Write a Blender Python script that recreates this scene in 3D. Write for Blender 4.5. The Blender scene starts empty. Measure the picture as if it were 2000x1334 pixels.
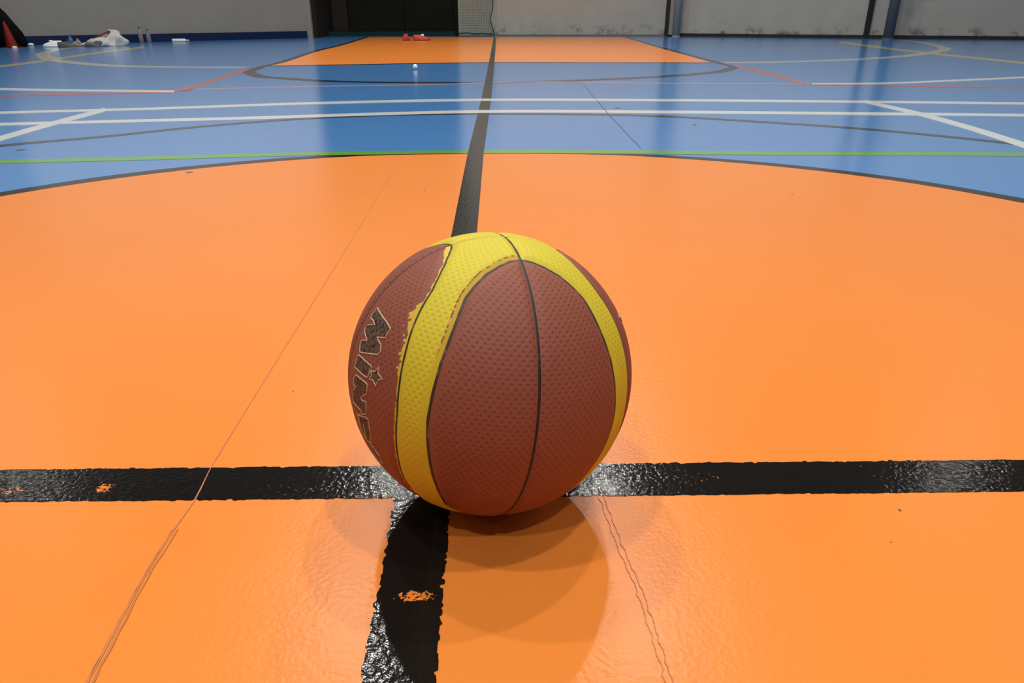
import bpy, bmesh, math, random
import numpy as np
from mathutils import Vector, Matrix
from mathutils.kdtree import KDTree
random.seed(7)
SC = bpy.context.scene
COL = SC.collection

# ------------------------------------------------------------------ measured plan (metres; origin = crossing of the two court lines)
LINES=[
 ('court_line','white',[(-8.194,1.584),(-2.331,2.86),(-2.301,2.867),(-2.272,2.874),(-2.242,2.881),(-2.211,2.888),(-2.068,2.92),(-1.92,2.95),(-1.77,2.982),(-1.618,3.017),(-1.434,3.07),(-1.246,3.131),(-1.052,3.193),(-0.8484,3.247),(-0.6562,3.289),(-0.459,3.328),(-0.2569,3.358),(-0.05102,3.375),(-0.004221,3.377),(0.04264,3.377),(0.08953,3.378),(0.1364,3.378),(0.3374,3.374),(0.5375,3.363),(0.7363,3.348),(0.9338,3.333),(1.188,3.313),(1.44,3.289),(1.688,3.263),(1.933,3.236),(2.125,3.214),(2.315,3.19),(2.501,3.166),(2.686,3.141),(2.721,3.137),(2.757,3.132),(2.792,3.127),(2.827,3.122),(8.78,2.371)],[(-8.139,1.501),(-2.276,2.777),(-2.247,2.784),(-2.218,2.791),(-2.188,2.798),(-2.159,2.805),(-2.018,2.835),(-1.873,2.863),(-1.726,2.893),(-1.578,2.927),(-1.398,2.977),(-1.214,3.035),(-1.024,3.094),(-0.825,3.145),(-0.6375,3.185),(-0.4452,3.222),(-0.2483,3.251),(-0.04782,3.267),(-0.002246,3.268),(0.04338,3.269),(0.08904,3.269),(0.1347,3.269),(0.3304,3.265),(0.5253,3.255),(0.7188,3.241),(0.9112,3.226),(1.159,3.207),(1.405,3.184),(1.647,3.16),(1.885,3.134),(2.073,3.113),(2.258,3.09),(2.44,3.067),(2.62,3.044),(2.655,3.039),(2.689,3.035),(2.724,3.03),(2.758,3.025),(8.711,2.274)]),
 ('court_line','white',[(-7.993,1.445),(-2.085,2.489),(-2.057,2.494),(-2.029,2.499),(-2.001,2.504),(-1.973,2.509),(-1.832,2.534),(-1.689,2.56),(-1.543,2.586),(-1.394,2.613),(-1.294,2.63),(-1.192,2.648),(-1.089,2.666),(-0.9851,2.686),(-0.8548,2.716),(-0.7229,2.75),(-0.5882,2.784),(-0.45,2.815),(-0.3515,2.835),(-0.2518,2.855),(-0.1507,2.873),(-0.04832,2.884),(-0.004179,2.887),(0.04007,2.889),(0.08437,2.891),(0.1287,2.892),(0.3062,2.89),(0.4827,2.879),(0.6578,2.865),(0.8317,2.85),(1.005,2.836),(1.176,2.82),(1.346,2.803),(1.514,2.787),(1.737,2.765),(1.957,2.744),(2.174,2.721),(2.388,2.697),(2.419,2.694),(2.451,2.69),(2.483,2.686),(2.514,2.682),(8.482,2.063)],[(-7.939,1.364),(-2.031,2.408),(-2.004,2.412),(-1.977,2.417),(-1.949,2.422),(-1.922,2.427),(-1.784,2.451),(-1.644,2.475),(-1.501,2.5),(-1.356,2.525),(-1.258,2.542),(-1.158,2.558),(-1.058,2.575),(-0.9569,2.595),(-0.8299,2.623),(-0.7013,2.655),(-0.5701,2.687),(-0.4356,2.716),(-0.3398,2.735),(-0.2428,2.754),(-0.1445,2.771),(-0.04496,2.782),(-0.002057,2.784),(0.04094,2.786),(0.08399,2.788),(0.1271,2.789),(0.2995,2.787),(0.4711,2.777),(0.6413,2.763),(0.8104,2.749),(0.9785,2.735),(1.145,2.72),(1.31,2.705),(1.474,2.689),(1.691,2.669),(1.905,2.648),(2.117,2.627),(2.325,2.604),(2.356,2.6),(2.387,2.597),(2.417,2.593),(2.448,2.589),(8.416,1.971)]),
 ('court_arc','dark',[(-1.69,1.896),(-1.676,1.913),(-1.662,1.93),(-1.647,1.947),(-1.632,1.964),(-1.576,2.016),(-1.514,2.062),(-1.449,2.108),(-1.383,2.159),(-1.318,2.22),(-1.252,2.287),(-1.183,2.356),(-1.107,2.421),(-1.026,2.482),(-0.9406,2.541),(-0.8497,2.596),(-0.7535,2.643),(-0.6781,2.674),(-0.6003,2.7),(-0.5206,2.722),(-0.4392,2.741),(-0.3425,2.758),(-0.2442,2.77),(-0.1449,2.777),(-0.0449,2.78),(-0.001953,2.78),(0.04101,2.778),(0.08395,2.778),(0.1269,2.776),(0.2982,2.767),(0.4681,2.75),(0.6345,2.721),(0.7947,2.675),(0.8965,2.633),(0.9937,2.584),(1.087,2.532),(1.177,2.481),(1.264,2.431),(1.348,2.38),(1.428,2.328),(1.503,2.273),(1.556,2.229),(1.606,2.184),(1.654,2.138),(1.699,2.092),(1.728,2.062),(1.756,2.031),(1.783,2.001),(1.809,1.97),(1.837,1.937),(1.863,1.903),(1.889,1.87),(1.914,1.838),(2.088,1.634),(2.24,1.414),(2.369,1.18),(2.474,0.9339),(2.553,0.679),(2.606,0.4176),(2.632,0.1525),(2.632,-0.1138),(2.605,-0.3783),(2.551,-0.6386),(2.471,-0.8918),(2.366,-1.135),(2.238,-1.367),(2.086,-1.584),(1.914,-1.785),(1.723,-1.967),(1.514,-2.129),(1.29,-2.269),(1.054,-2.385),(0.8071,-2.477),(0.5526,-2.544),(0.2929,-2.584),(0.03071,-2.598),(-0.2313,-2.585),(-0.4905,-2.546),(-0.7441,-2.482),(-0.9898,-2.392),(-1.225,-2.277),(-1.447,-2.14),(-1.654,-1.982),(-1.844,-1.803),(-2.014,-1.606),(-2.164,-1.393),(-2.291,-1.167),(-2.395,-0.929),(-2.474,-0.682),(-2.528,-0.4285),(-2.556,-0.1711),(-2.558,0.08754),(-2.534,0.3448),(-2.483,0.5981),(-2.408,0.8447),(-2.308,1.082),(-2.185,1.308),(-2.04,1.521),(-1.875,1.717),(-1.69,1.896)],[(-1.661,1.851),(-1.647,1.868),(-1.634,1.886),(-1.62,1.904),(-1.605,1.921),(-1.551,1.972),(-1.49,2.018),(-1.425,2.064),(-1.361,2.114),(-1.297,2.174),(-1.232,2.241),(-1.164,2.309),(-1.09,2.374),(-1.01,2.434),(-0.9257,2.492),(-0.8361,2.546),(-0.7413,2.593),(-0.6671,2.623),(-0.5905,2.649),(-0.512,2.671),(-0.4318,2.69),(-0.3366,2.708),(-0.2398,2.72),(-0.1419,2.728),(-0.04332,2.732),(-0.0009773,2.732),(0.0414,2.732),(0.08378,2.73),(0.1261,2.727),(0.295,2.717),(0.4624,2.699),(0.6263,2.67),(0.7839,2.624),(0.8841,2.582),(0.9798,2.534),(1.071,2.482),(1.16,2.431),(1.246,2.382),(1.329,2.332),(1.407,2.281),(1.481,2.226),(1.533,2.182),(1.582,2.137),(1.629,2.092),(1.673,2.047),(1.701,2.016),(1.729,1.986),(1.755,1.956),(1.781,1.925),(1.808,1.892),(1.834,1.859),(1.858,1.826),(1.883,1.795),(2.052,1.594),(2.2,1.378),(2.326,1.148),(2.427,0.9074),(2.504,0.6577),(2.555,0.4017),(2.58,0.1422),(2.579,-0.1184),(2.551,-0.3772),(2.498,-0.6317),(2.42,-0.8793),(2.316,-1.117),(2.19,-1.344),(2.042,-1.556),(1.873,-1.752),(1.685,-1.93),(1.481,-2.088),(1.262,-2.225),(1.03,-2.338),(0.7885,-2.428),(0.5395,-2.492),(0.2854,-2.532),(0.02889,-2.545),(-0.2274,-2.533),(-0.4809,-2.494),(-0.729,-2.431),(-0.9693,-2.343),(-1.199,-2.231),(-1.416,-2.097),(-1.619,-1.942),(-1.805,-1.767),(-1.972,-1.575),(-2.118,-1.367),(-2.243,-1.145),(-2.345,-0.9128),(-2.422,-0.6714),(-2.475,-0.4235),(-2.503,-0.1719),(-2.505,0.08105),(-2.482,0.3326),(-2.433,0.5804),(-2.36,0.8217),(-2.263,1.054),(-2.143,1.276),(-2.002,1.484),(-1.84,1.676),(-1.661,1.851)]),
 ('court_line','green',[(-7.486,0.8801),(-1.537,1.665),(-1.516,1.669),(-1.495,1.672),(-1.474,1.676),(-1.453,1.679),(-1.346,1.694),(-1.236,1.707),(-1.124,1.719),(-1.011,1.733),(-0.9362,1.744),(-0.8608,1.757),(-0.7844,1.769),(-0.7066,1.779),(-0.6075,1.789),(-0.5069,1.797),(-0.4053,1.803),(-0.303,1.808),(-0.2351,1.811),(-0.167,1.814),(-0.09865,1.817),(-0.0301,1.819),(-0.01554,1.82),(-0.0009692,1.821),(0.01361,1.822),(0.02821,1.823),(0.258,1.821),(0.4865,1.809),(0.7123,1.792),(0.9366,1.778),(1.14,1.769),(1.343,1.76),(1.545,1.751),(1.744,1.739),(1.768,1.738),(1.792,1.737),(1.816,1.735),(1.84,1.734),(7.832,1.424)],[(-7.445,0.8186),(-1.496,1.604),(-1.476,1.608),(-1.456,1.612),(-1.436,1.616),(-1.416,1.619),(-1.312,1.635),(-1.204,1.647),(-1.095,1.659),(-0.9853,1.673),(-0.9123,1.685),(-0.8388,1.697),(-0.7643,1.709),(-0.6885,1.72),(-0.5918,1.73),(-0.4937,1.738),(-0.3946,1.745),(-0.2946,1.751),(-0.2284,1.754),(-0.1618,1.758),(-0.09489,1.76),(-0.02782,1.761),(-0.01357,1.762),(0.0006933,1.762),(0.01496,1.762),(0.02922,1.761),(0.2535,1.759),(0.4764,1.746),(0.6966,1.73),(0.9153,1.716),(1.114,1.706),(1.312,1.697),(1.508,1.687),(1.702,1.675),(1.724,1.673),(1.747,1.672),(1.77,1.67),(1.793,1.668),(7.785,1.357)]),
 ('court_arc','black',[(-1.216,1.182),(-1.207,1.196),(-1.197,1.21),(-1.188,1.225),(-1.178,1.239),(-1.143,1.286),(-1.105,1.334),(-1.063,1.382),(-1.018,1.428),(-0.9687,1.471),(-0.9158,1.513),(-0.8593,1.553),(-0.7994,1.591),(-0.7041,1.645),(-0.6019,1.694),(-0.493,1.734),(-0.378,1.765),(-0.2846,1.78),(-0.1892,1.787),(-0.09273,1.789),(0.004035,1.789),(0.1133,1.79),(0.2226,1.787),(0.3312,1.779),(0.4379,1.762),(0.5163,1.741),(0.5925,1.717),(0.6663,1.689),(0.7375,1.658),(0.8061,1.624),(0.8716,1.588),(0.9339,1.549),(0.9925,1.508),(1.048,1.464),(1.099,1.418),(1.147,1.371),(1.191,1.323),(1.231,1.273),(1.267,1.223),(1.3,1.172),(1.331,1.124),(1.34,1.109),(1.349,1.095),(1.357,1.081),(1.365,1.067),(1.462,0.9288),(1.545,0.7819),(1.613,0.6277),(1.665,0.4678),(1.702,0.3035),(1.723,0.1366),(1.727,-0.03153),(1.715,-0.1992),(1.687,-0.3648),(1.643,-0.5268),(1.583,-0.6837),(1.508,-0.834),(1.419,-0.9762),(1.317,-1.109),(1.203,-1.231),(1.077,-1.342),(0.9407,-1.439),(0.796,-1.523),(0.6438,-1.593),(0.4857,-1.647),(0.3231,-1.686),(0.1577,-1.708),(-0.009134,-1.715),(-0.1757,-1.705),(-0.3405,-1.679),(-0.5018,-1.637),(-0.6583,-1.58),(-0.8084,-1.508),(-0.9507,-1.421),(-1.084,-1.322),(-1.207,-1.209),(-1.318,-1.086),(-1.417,-0.9522),(-1.502,-0.8096),(-1.573,-0.6595),(-1.629,-0.5032),(-1.669,-0.3424),(-1.694,-0.1784),(-1.702,-0.01294),(-1.695,0.1525),(-1.671,0.3164),(-1.631,0.4771),(-1.577,0.6331),(-1.507,0.783),(-1.423,0.9254),(-1.326,1.059),(-1.216,1.182)],[(-1.184,1.135),(-1.176,1.149),(-1.167,1.164),(-1.159,1.179),(-1.15,1.194),(-1.115,1.24),(-1.078,1.287),(-1.037,1.333),(-0.9927,1.377),(-0.9454,1.422),(-0.8945,1.464),(-0.84,1.505),(-0.7821,1.545),(-0.6893,1.599),(-0.5896,1.649),(-0.4832,1.691),(-0.3708,1.724),(-0.279,1.74),(-0.1852,1.748),(-0.09028,1.751),(0.005008,1.752),(0.1127,1.753),(0.2204,1.75),(0.3275,1.742),(0.4326,1.725),(0.5095,1.703),(0.5842,1.677),(0.6564,1.648),(0.726,1.616),(0.7929,1.581),(0.8569,1.545),(0.9175,1.505),(0.9746,1.464),(1.028,1.42),(1.078,1.374),(1.125,1.328),(1.167,1.28),(1.206,1.229),(1.24,1.178),(1.271,1.127),(1.301,1.078),(1.309,1.063),(1.317,1.049),(1.324,1.034),(1.332,1.02),(1.424,0.8854),(1.502,0.743),(1.566,0.5938),(1.615,0.4391),(1.65,0.2805),(1.668,0.1193),(1.671,-0.04278),(1.658,-0.2043),(1.63,-0.3638),(1.586,-0.5197),(1.528,-0.6706),(1.455,-0.8151),(1.369,-0.9517),(1.269,-1.079),(1.158,-1.197),(1.037,-1.303),(0.9052,-1.396),(0.7653,-1.477),(0.6184,-1.543),(0.4659,-1.595),(0.3091,-1.632),(0.1495,-1.653),(-0.01129,-1.659),(-0.1718,-1.649),(-0.3306,-1.624),(-0.4861,-1.584),(-0.637,-1.529),(-0.7816,-1.459),(-0.9188,-1.376),(-1.047,-1.28),(-1.166,-1.172),(-1.273,-1.053),(-1.368,-0.9242),(-1.451,-0.787),(-1.52,-0.6424),(-1.574,-0.492),(-1.613,-0.3371),(-1.638,-0.1792),(-1.647,-0.01974),(-1.64,0.1398),(-1.618,0.2978),(-1.581,0.4528),(-1.529,0.6035),(-1.462,0.7484),(-1.382,0.8861),(-1.289,1.015),(-1.184,1.135)]),
 ('court_line','white',[(-1.804,3.026),(-1.798,2.892),(-1.794,2.768),(-1.789,2.651),(-1.783,2.539),(-1.776,2.436),(-1.769,2.339),(-1.761,2.246),(-1.753,2.157),(-1.748,2.106),(-1.743,2.056),(-1.738,2.007),(-1.733,1.96),(-1.222,-4.018)],[(-1.726,2.868),(-1.721,2.741),(-1.717,2.622),(-1.712,2.51),(-1.707,2.404),(-1.701,2.306),(-1.694,2.213),(-1.687,2.125),(-1.68,2.04),(-1.674,1.99),(-1.669,1.941),(-1.664,1.894),(-1.659,1.849),(-1.148,-4.13)]),
 ('court_line','white',[(1.947,3.266),(1.952,3.127),(1.958,2.999),(1.962,2.876),(1.962,2.753),(1.958,2.641),(1.951,2.531),(1.942,2.425),(1.932,2.321),(1.92,2.22),(1.907,2.122),(1.893,2.029),(1.88,1.94),(1.872,1.891),(1.865,1.842),(1.858,1.795),(1.851,1.75),(0.9689,-4.185)],[(1.883,3.129),(1.885,2.989),(1.888,2.86),(1.89,2.737),(1.887,2.615),(1.881,2.503),(1.873,2.395),(1.863,2.29),(1.852,2.189),(1.839,2.09),(1.825,1.995),(1.811,1.904),(1.798,1.818),(1.789,1.768),(1.78,1.72),(1.772,1.673),(1.764,1.627),(0.8818,-4.307)]),
 ('court_line','red',[(-8.617,2.079),(-2.806,3.574),(-2.772,3.585),(-2.738,3.596),(-2.704,3.607),(-2.669,3.618),(-2.579,3.643),(-2.487,3.665),(-2.393,3.685),(-2.297,3.706),(-2.175,3.73),(-2.049,3.754),(-1.922,3.776),(-1.794,3.8)],[(-8.571,2.01),(-2.76,3.505),(-2.727,3.516),(-2.693,3.527),(-2.659,3.537),(-2.625,3.548),(-2.536,3.572),(-2.445,3.593),(-2.352,3.613),(-2.258,3.632),(-2.137,3.656),(-2.014,3.679),(-1.889,3.701),(-1.763,3.723)]),
 ('court_line','white',[(-9.012,5.418),(-3.157,4.103),(-3.102,4.088),(-3.047,4.074),(-2.992,4.06),(-2.938,4.047),(-2.849,4.027),(-2.761,4.008),(-2.675,3.99),(-2.59,3.974),(-2.392,3.94),(-2.199,3.914),(-2.01,3.891),(-1.822,3.867)],[(-8.924,5.286),(-3.07,3.971),(-3.016,3.957),(-2.962,3.944),(-2.909,3.931),(-2.857,3.918),(-2.771,3.899),(-2.686,3.881),(-2.602,3.864),(-2.52,3.848),(-2.327,3.817),(-2.14,3.792),(-1.956,3.77),(-1.772,3.747)]),
 ('court_line','pink',[(-1.755,3.961),(-1.585,4.006),(-1.412,4.053),(-1.235,4.099),(-1.054,4.142),(-0.8399,4.178),(-0.621,4.206),(-0.3998,4.24),(-0.1764,4.296),(-0.128,4.313),(-0.07927,4.332),(-0.03019,4.35),(0.01928,4.366),(0.05244,4.376),(0.08574,4.385),(0.1192,4.393),(0.1527,4.401),(0.3626,4.415),(0.57,4.387),(0.7731,4.344),(0.9748,4.31),(1.177,4.291),(1.379,4.273),(1.579,4.256),(1.777,4.236),(1.84,4.229),(1.903,4.222),(1.965,4.215),(2.028,4.207)],[(-1.735,3.911),(-1.567,3.954),(-1.396,4),(-1.221,4.045),(-1.041,4.087),(-0.8297,4.123),(-0.6131,4.15),(-0.3944,4.183),(-0.1735,4.238),(-0.1257,4.254),(-0.07752,4.272),(-0.02901,4.29),(0.01989,4.306),(0.05266,4.315),(0.08556,4.324),(0.1186,4.332),(0.1517,4.34),(0.3592,4.354),(0.5641,4.326),(0.7649,4.284),(0.9642,4.251),(1.164,4.232),(1.363,4.215),(1.561,4.198),(1.758,4.179),(1.82,4.172),(1.882,4.165),(1.944,4.158),(2.005,4.15)]),
 ('court_line','red',[(2.021,4.189),(2.183,4.151),(2.342,4.112),(2.5,4.075),(2.657,4.042),(2.8,4.016),(2.943,3.992),(3.086,3.97),(3.229,3.95),(3.272,3.944),(3.315,3.939),(3.358,3.934),(3.401,3.929),(9.333,3.029)],[(1.993,4.119),(2.153,4.082),(2.31,4.044),(2.466,4.008),(2.621,3.976),(2.762,3.95),(2.903,3.926),(3.044,3.905),(3.186,3.886),(3.228,3.88),(3.271,3.875),(3.313,3.87),(3.355,3.865),(9.288,2.965)]),
 ('court_line','white',[(2.058,4.241),(2.196,4.248),(2.332,4.25),(2.473,4.261),(2.625,4.291),(2.726,4.325),(2.832,4.366),(2.942,4.412),(3.053,4.457),(3.218,4.518),(3.387,4.58),(3.563,4.647),(3.748,4.723),(3.826,4.757),(3.905,4.793),(3.986,4.83),(4.067,4.866),(9.64,7.089)],[(2.022,4.152),(2.156,4.154),(2.288,4.151),(2.424,4.157),(2.57,4.182),(2.665,4.209),(2.766,4.245),(2.87,4.283),(2.975,4.322),(3.135,4.379),(3.299,4.438),(3.469,4.501),(3.647,4.573),(3.722,4.605),(3.799,4.639),(3.877,4.674),(3.955,4.708),(9.528,6.932)]),
 ('court_line','red',[(-1.819,3.86),(-1.851,4.425),(-2,5.787)],[(-1.77,3.741),(-1.782,4.238),(-1.906,5.491)]),
 ('court_line','red',[(2.107,6.047),(2.093,5.158),(2.038,4.3)],[(2.029,5.788),(2.009,4.914),(1.968,4.12)]),
 ('court_arc','dark',[(-2.411,14.42),(-2.32,13.11),(-2.241,11.99),(-2.179,11.06),(-2.135,10.31),(-2.116,9.789),(-2.106,9.354),(-2.095,8.95),(-2.074,8.536),(-2.029,7.975),(-1.975,7.426),(-1.928,6.938),(-1.896,6.538),(-1.892,6.307),(-1.897,6.122),(-1.89,5.925),(-1.861,5.668),(-1.849,5.578),(-1.837,5.485),(-1.82,5.395),(-1.796,5.314),(-1.763,5.237),(-1.724,5.16),(-1.684,5.086),(-1.649,5.023),(-1.564,4.886),(-1.512,4.841),(-1.467,4.822),(-1.405,4.785),(-1.324,4.716),(-1.251,4.661),(-1.181,4.614),(-1.115,4.572),(-0.9971,4.512),(-0.8871,4.472),(-0.7781,4.445),(-0.669,4.423),(-0.579,4.408),(-0.4899,4.399),(-0.3999,4.394),(-0.3088,4.391),(-0.2257,4.387),(-0.1442,4.382),(-0.06482,4.383),(0.01431,4.392),(0.04349,4.398),(0.0752,4.405),(0.1078,4.413),(0.1412,4.42),(0.2246,4.439),(0.3078,4.459),(0.3911,4.482),(0.4749,4.509),(0.5603,4.541),(0.648,4.578),(0.7379,4.618),(0.8304,4.661),(0.9248,4.705),(1.02,4.751),(1.116,4.802),(1.217,4.866),(1.296,4.92),(1.377,4.976),(1.46,5.044),(1.554,5.137),(1.613,5.192),(1.668,5.236),(1.73,5.308),(1.818,5.459),(1.858,5.538),(1.905,5.629),(1.949,5.722),(1.982,5.8),(1.999,5.856),(2.002,5.906),(1.997,5.958),(1.996,6.017),(2.003,6.221),(2.012,6.443),(2.024,6.682),(2.035,6.936),(2.054,7.418),(2.073,7.957),(2.097,8.58),(2.13,9.325),(2.173,10.15),(2.229,11.15),(2.3,12.37),(2.385,13.86)],[(-2.484,14.42),(-2.394,13.1),(-2.315,11.99),(-2.252,11.06),(-2.208,10.3),(-2.187,9.787),(-2.176,9.353),(-2.167,8.947),(-2.148,8.532),(-2.104,7.969),(-2.051,7.419),(-2.003,6.931),(-1.969,6.534),(-1.961,6.306),(-1.965,6.122),(-1.963,5.92),(-1.938,5.659),(-1.927,5.568),(-1.916,5.474),(-1.903,5.378),(-1.884,5.286),(-1.853,5.198),(-1.815,5.114),(-1.775,5.038),(-1.739,4.97),(-1.65,4.821),(-1.577,4.749),(-1.519,4.723),(-1.473,4.695),(-1.395,4.628),(-1.317,4.57),(-1.242,4.519),(-1.168,4.474),(-1.04,4.411),(-0.9162,4.371),(-0.7993,4.345),(-0.6861,4.324),(-0.5903,4.312),(-0.496,4.305),(-0.4036,4.302),(-0.3128,4.299),(-0.2303,4.294),(-0.1465,4.291),(-0.061,4.29),(0.0247,4.295),(0.0616,4.299),(0.09612,4.306),(0.1299,4.313),(0.1632,4.32),(0.2473,4.338),(0.333,4.358),(0.4203,4.38),(0.5094,4.407),(0.5997,4.44),(0.6911,4.477),(0.7836,4.518),(0.8771,4.561),(0.9718,4.606),(1.07,4.652),(1.172,4.706),(1.278,4.772),(1.36,4.827),(1.445,4.886),(1.536,4.961),(1.632,5.056),(1.688,5.107),(1.748,5.159),(1.819,5.25),(1.908,5.41),(1.949,5.492),(1.995,5.586),(2.039,5.684),(2.068,5.775),(2.076,5.848),(2.073,5.909),(2.07,5.962),(2.066,6.015),(2.074,6.218),(2.084,6.44),(2.096,6.679),(2.107,6.933),(2.125,7.415),(2.144,7.954),(2.168,8.577),(2.202,9.322),(2.245,10.15),(2.302,11.15),(2.373,12.37),(2.458,13.85)]),
 ('court_line','dark',[(-1.907,6.045),(-1.727,6.09),(-1.545,6.135),(-1.361,6.181),(-1.173,6.227),(-0.956,6.281),(-0.7352,6.338),(-0.5102,6.392),(-0.2812,6.438),(-0.2119,6.451),(-0.1422,6.464),(-0.07228,6.475),(-0.002041,6.482),(0.04488,6.482),(0.09181,6.48),(0.1387,6.478),(0.1856,6.476),(0.4783,6.463),(0.7701,6.448),(1.061,6.432),(1.351,6.415),(1.515,6.406),(1.679,6.397),(1.842,6.388),(2.006,6.379)],[(-1.884,5.966),(-1.706,6.009),(-1.526,6.053),(-1.344,6.098),(-1.158,6.143),(-0.9436,6.196),(-0.7253,6.251),(-0.5031,6.304),(-0.2769,6.349),(-0.2084,6.361),(-0.1396,6.374),(-0.0705,6.385),(-0.001133,6.391),(0.0452,6.392),(0.09154,6.39),(0.1379,6.388),(0.1842,6.386),(0.4732,6.374),(0.7614,6.359),(1.049,6.342),(1.335,6.327),(1.497,6.318),(1.659,6.309),(1.821,6.3),(1.982,6.291)]),
 ('court_arc','cream',[(-5.556,10.19),(-5.558,10.06),(-5.57,9.949),(-5.561,9.823),(-5.519,9.637),(-5.476,9.473),(-5.425,9.299),(-5.35,9.085),(-5.235,8.802),(-5.16,8.617),(-5.082,8.426),(-4.984,8.218),(-4.853,7.98),(-4.752,7.817),(-4.639,7.64),(-4.53,7.472),(-4.436,7.33),(-4.261,7.079),(-4.158,6.961),(-4.086,6.895),(-4.007,6.816),(-3.895,6.698),(-3.803,6.612),(-3.718,6.539),(-3.633,6.467),(-3.55,6.394),(-3.471,6.328),(-3.397,6.269),(-3.331,6.219),(-3.182,6.128),(-3.06,6.078),(-2.943,6.045),(-2.823,6.013),(-2.614,5.962),(-2.421,5.936),(-2.226,5.922),(-2.028,5.904)],[(-5.644,10.19),(-5.65,10.06),(-5.658,9.951),(-5.66,9.81),(-5.629,9.613),(-5.589,9.443),(-5.542,9.263),(-5.47,9.04),(-5.355,8.753),(-5.281,8.568),(-5.204,8.374),(-5.108,8.156),(-4.977,7.91),(-4.875,7.74),(-4.762,7.561),(-4.653,7.391),(-4.559,7.247),(-4.382,6.99),(-4.274,6.856),(-4.197,6.781),(-4.121,6.706),(-4.007,6.586),(-3.91,6.493),(-3.822,6.417),(-3.739,6.345),(-3.655,6.272),(-3.574,6.204),(-3.497,6.141),(-3.42,6.083),(-3.256,5.983),(-3.111,5.926),(-2.983,5.894),(-2.86,5.862),(-2.641,5.812),(-2.434,5.789),(-2.238,5.776),(-2.042,5.757)]),
 ('court_arc','cream',[(6.768,12.1),(6.709,11.85),(6.657,11.61),(6.598,11.36),(6.519,11.08),(6.446,10.84),(6.371,10.59),(6.272,10.3),(6.126,9.945),(6.022,9.697),(5.908,9.431),(5.79,9.171),(5.672,8.937),(5.534,8.71),(5.389,8.503),(5.25,8.32),(5.13,8.162),(4.946,7.928),(4.808,7.776),(4.694,7.665),(4.582,7.556),(4.331,7.31),(4.117,7.127),(3.928,6.982),(3.751,6.856),(3.567,6.734),(3.397,6.64),(3.239,6.563),(3.088,6.495),(2.941,6.432),(2.799,6.378),(2.66,6.335),(2.525,6.303),(2.407,6.288),(2.295,6.283),(2.189,6.28),(2.084,6.275)],[(6.658,12.13),(6.599,11.87),(6.546,11.63),(6.485,11.39),(6.403,11.11),(6.33,10.87),(6.254,10.63),(6.152,10.35),(6.005,9.995),(5.9,9.749),(5.786,9.485),(5.667,9.231),(5.549,9.007),(5.411,8.792),(5.267,8.592),(5.129,8.412),(5.01,8.256),(4.828,8.028),(4.695,7.886),(4.583,7.779),(4.472,7.669),(4.223,7.428),(4.016,7.252),(3.831,7.113),(3.659,6.99),(3.482,6.874),(3.321,6.784),(3.17,6.71),(3.023,6.643),(2.881,6.581),(2.745,6.529),(2.616,6.486),(2.494,6.454),(2.391,6.435),(2.289,6.426),(2.184,6.423),(2.077,6.419)]),
 ('court_line','yellow',[(-3.949,-0.2589),(-4.242,5.734),(-4.246,5.835),(-4.25,5.938),(-4.255,6.046),(-4.26,6.158),(-4.266,6.275),(-4.272,6.395),(-4.281,6.524),(-4.295,6.666),(-4.334,6.919),(-4.389,7.214),(-4.453,7.54),(-4.513,7.878),(-4.588,8.374),(-4.658,8.905),(-4.731,9.489),(-4.817,10.16)],[(-3.831,-0.4355),(-4.125,5.557),(-4.127,5.652),(-4.129,5.75),(-4.131,5.852),(-4.135,5.958),(-4.139,6.068),(-4.142,6.181),(-4.148,6.302),(-4.16,6.436),(-4.192,6.672),(-4.241,6.949),(-4.296,7.253),(-4.348,7.567),(-4.411,8.028),(-4.468,8.517),(-4.527,9.054),(-4.596,9.664)]),
 ('court_line','yellow',[(4.304,-0.1516),(4.754,5.832),(4.77,5.948),(4.787,6.068),(4.804,6.193),(4.819,6.319),(4.848,6.634),(4.865,6.957),(4.882,7.306),(4.911,7.705),(4.938,8.004),(4.968,8.329),(5.006,8.688),(5.056,9.094),(5.132,9.614),(5.229,10.22),(5.344,10.91),(5.471,11.69)],[(4.172,-0.3374),(4.622,5.646),(4.635,5.755),(4.649,5.869),(4.663,5.986),(4.676,6.105),(4.697,6.401),(4.708,6.704),(4.718,7.03),(4.737,7.401),(4.757,7.679),(4.78,7.98),(4.81,8.312),(4.85,8.685),(4.911,9.162),(4.992,9.715),(5.087,10.34),(5.191,11.05)]),
]
DISC=[(-1.2,1.158),(-1.191,1.172),(-1.182,1.187),(-1.173,1.202),(-1.163,1.216),(-1.129,1.263),(-1.091,1.31),(-1.05,1.357),(-1.005,1.402),(-0.9569,1.446),(-0.905,1.488),(-0.8495,1.529),(-0.7907,1.568),(-0.6967,1.622),(-0.5957,1.671),(-0.488,1.713),(-0.3744,1.745),(-0.2818,1.76),(-0.1872,1.767),(-0.0915,1.77),(0.004525,1.771),(0.113,1.771),(0.2215,1.769),(0.3293,1.761),(0.4352,1.743),(0.5129,1.722),(0.5883,1.697),(0.6613,1.668),(0.7317,1.636),(0.7994,1.602),(0.8642,1.566),(0.9256,1.527),(0.9835,1.486),(1.038,1.442),(1.089,1.396),(1.136,1.349),(1.179,1.301),(1.218,1.251),(1.253,1.2),(1.286,1.15),(1.316,1.101),(1.324,1.086),(1.332,1.071),(1.34,1.057),(1.348,1.043)]
LONG=[(0.004089,-0.2514),(0.00123,-0.2261),(-0.001802,-0.04553),(-0.0004849,0.8528),(-0.005018,1.762),(0.001988,3.326),(0.000618,6.218),(-0.01261,13.98)]
KEY=[(-2.487,14.42),(-2.154,10.22),(-2.097,8.472),(-1.922,6.498),(-1.895,6.005),(-1.16,6.15),(-0.2779,6.371),(-0.001584,6.436),(0.1849,6.43),(1.34,6.356),(1.985,6.335),(2.135,9.178),(2.428,14.01)]
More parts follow.
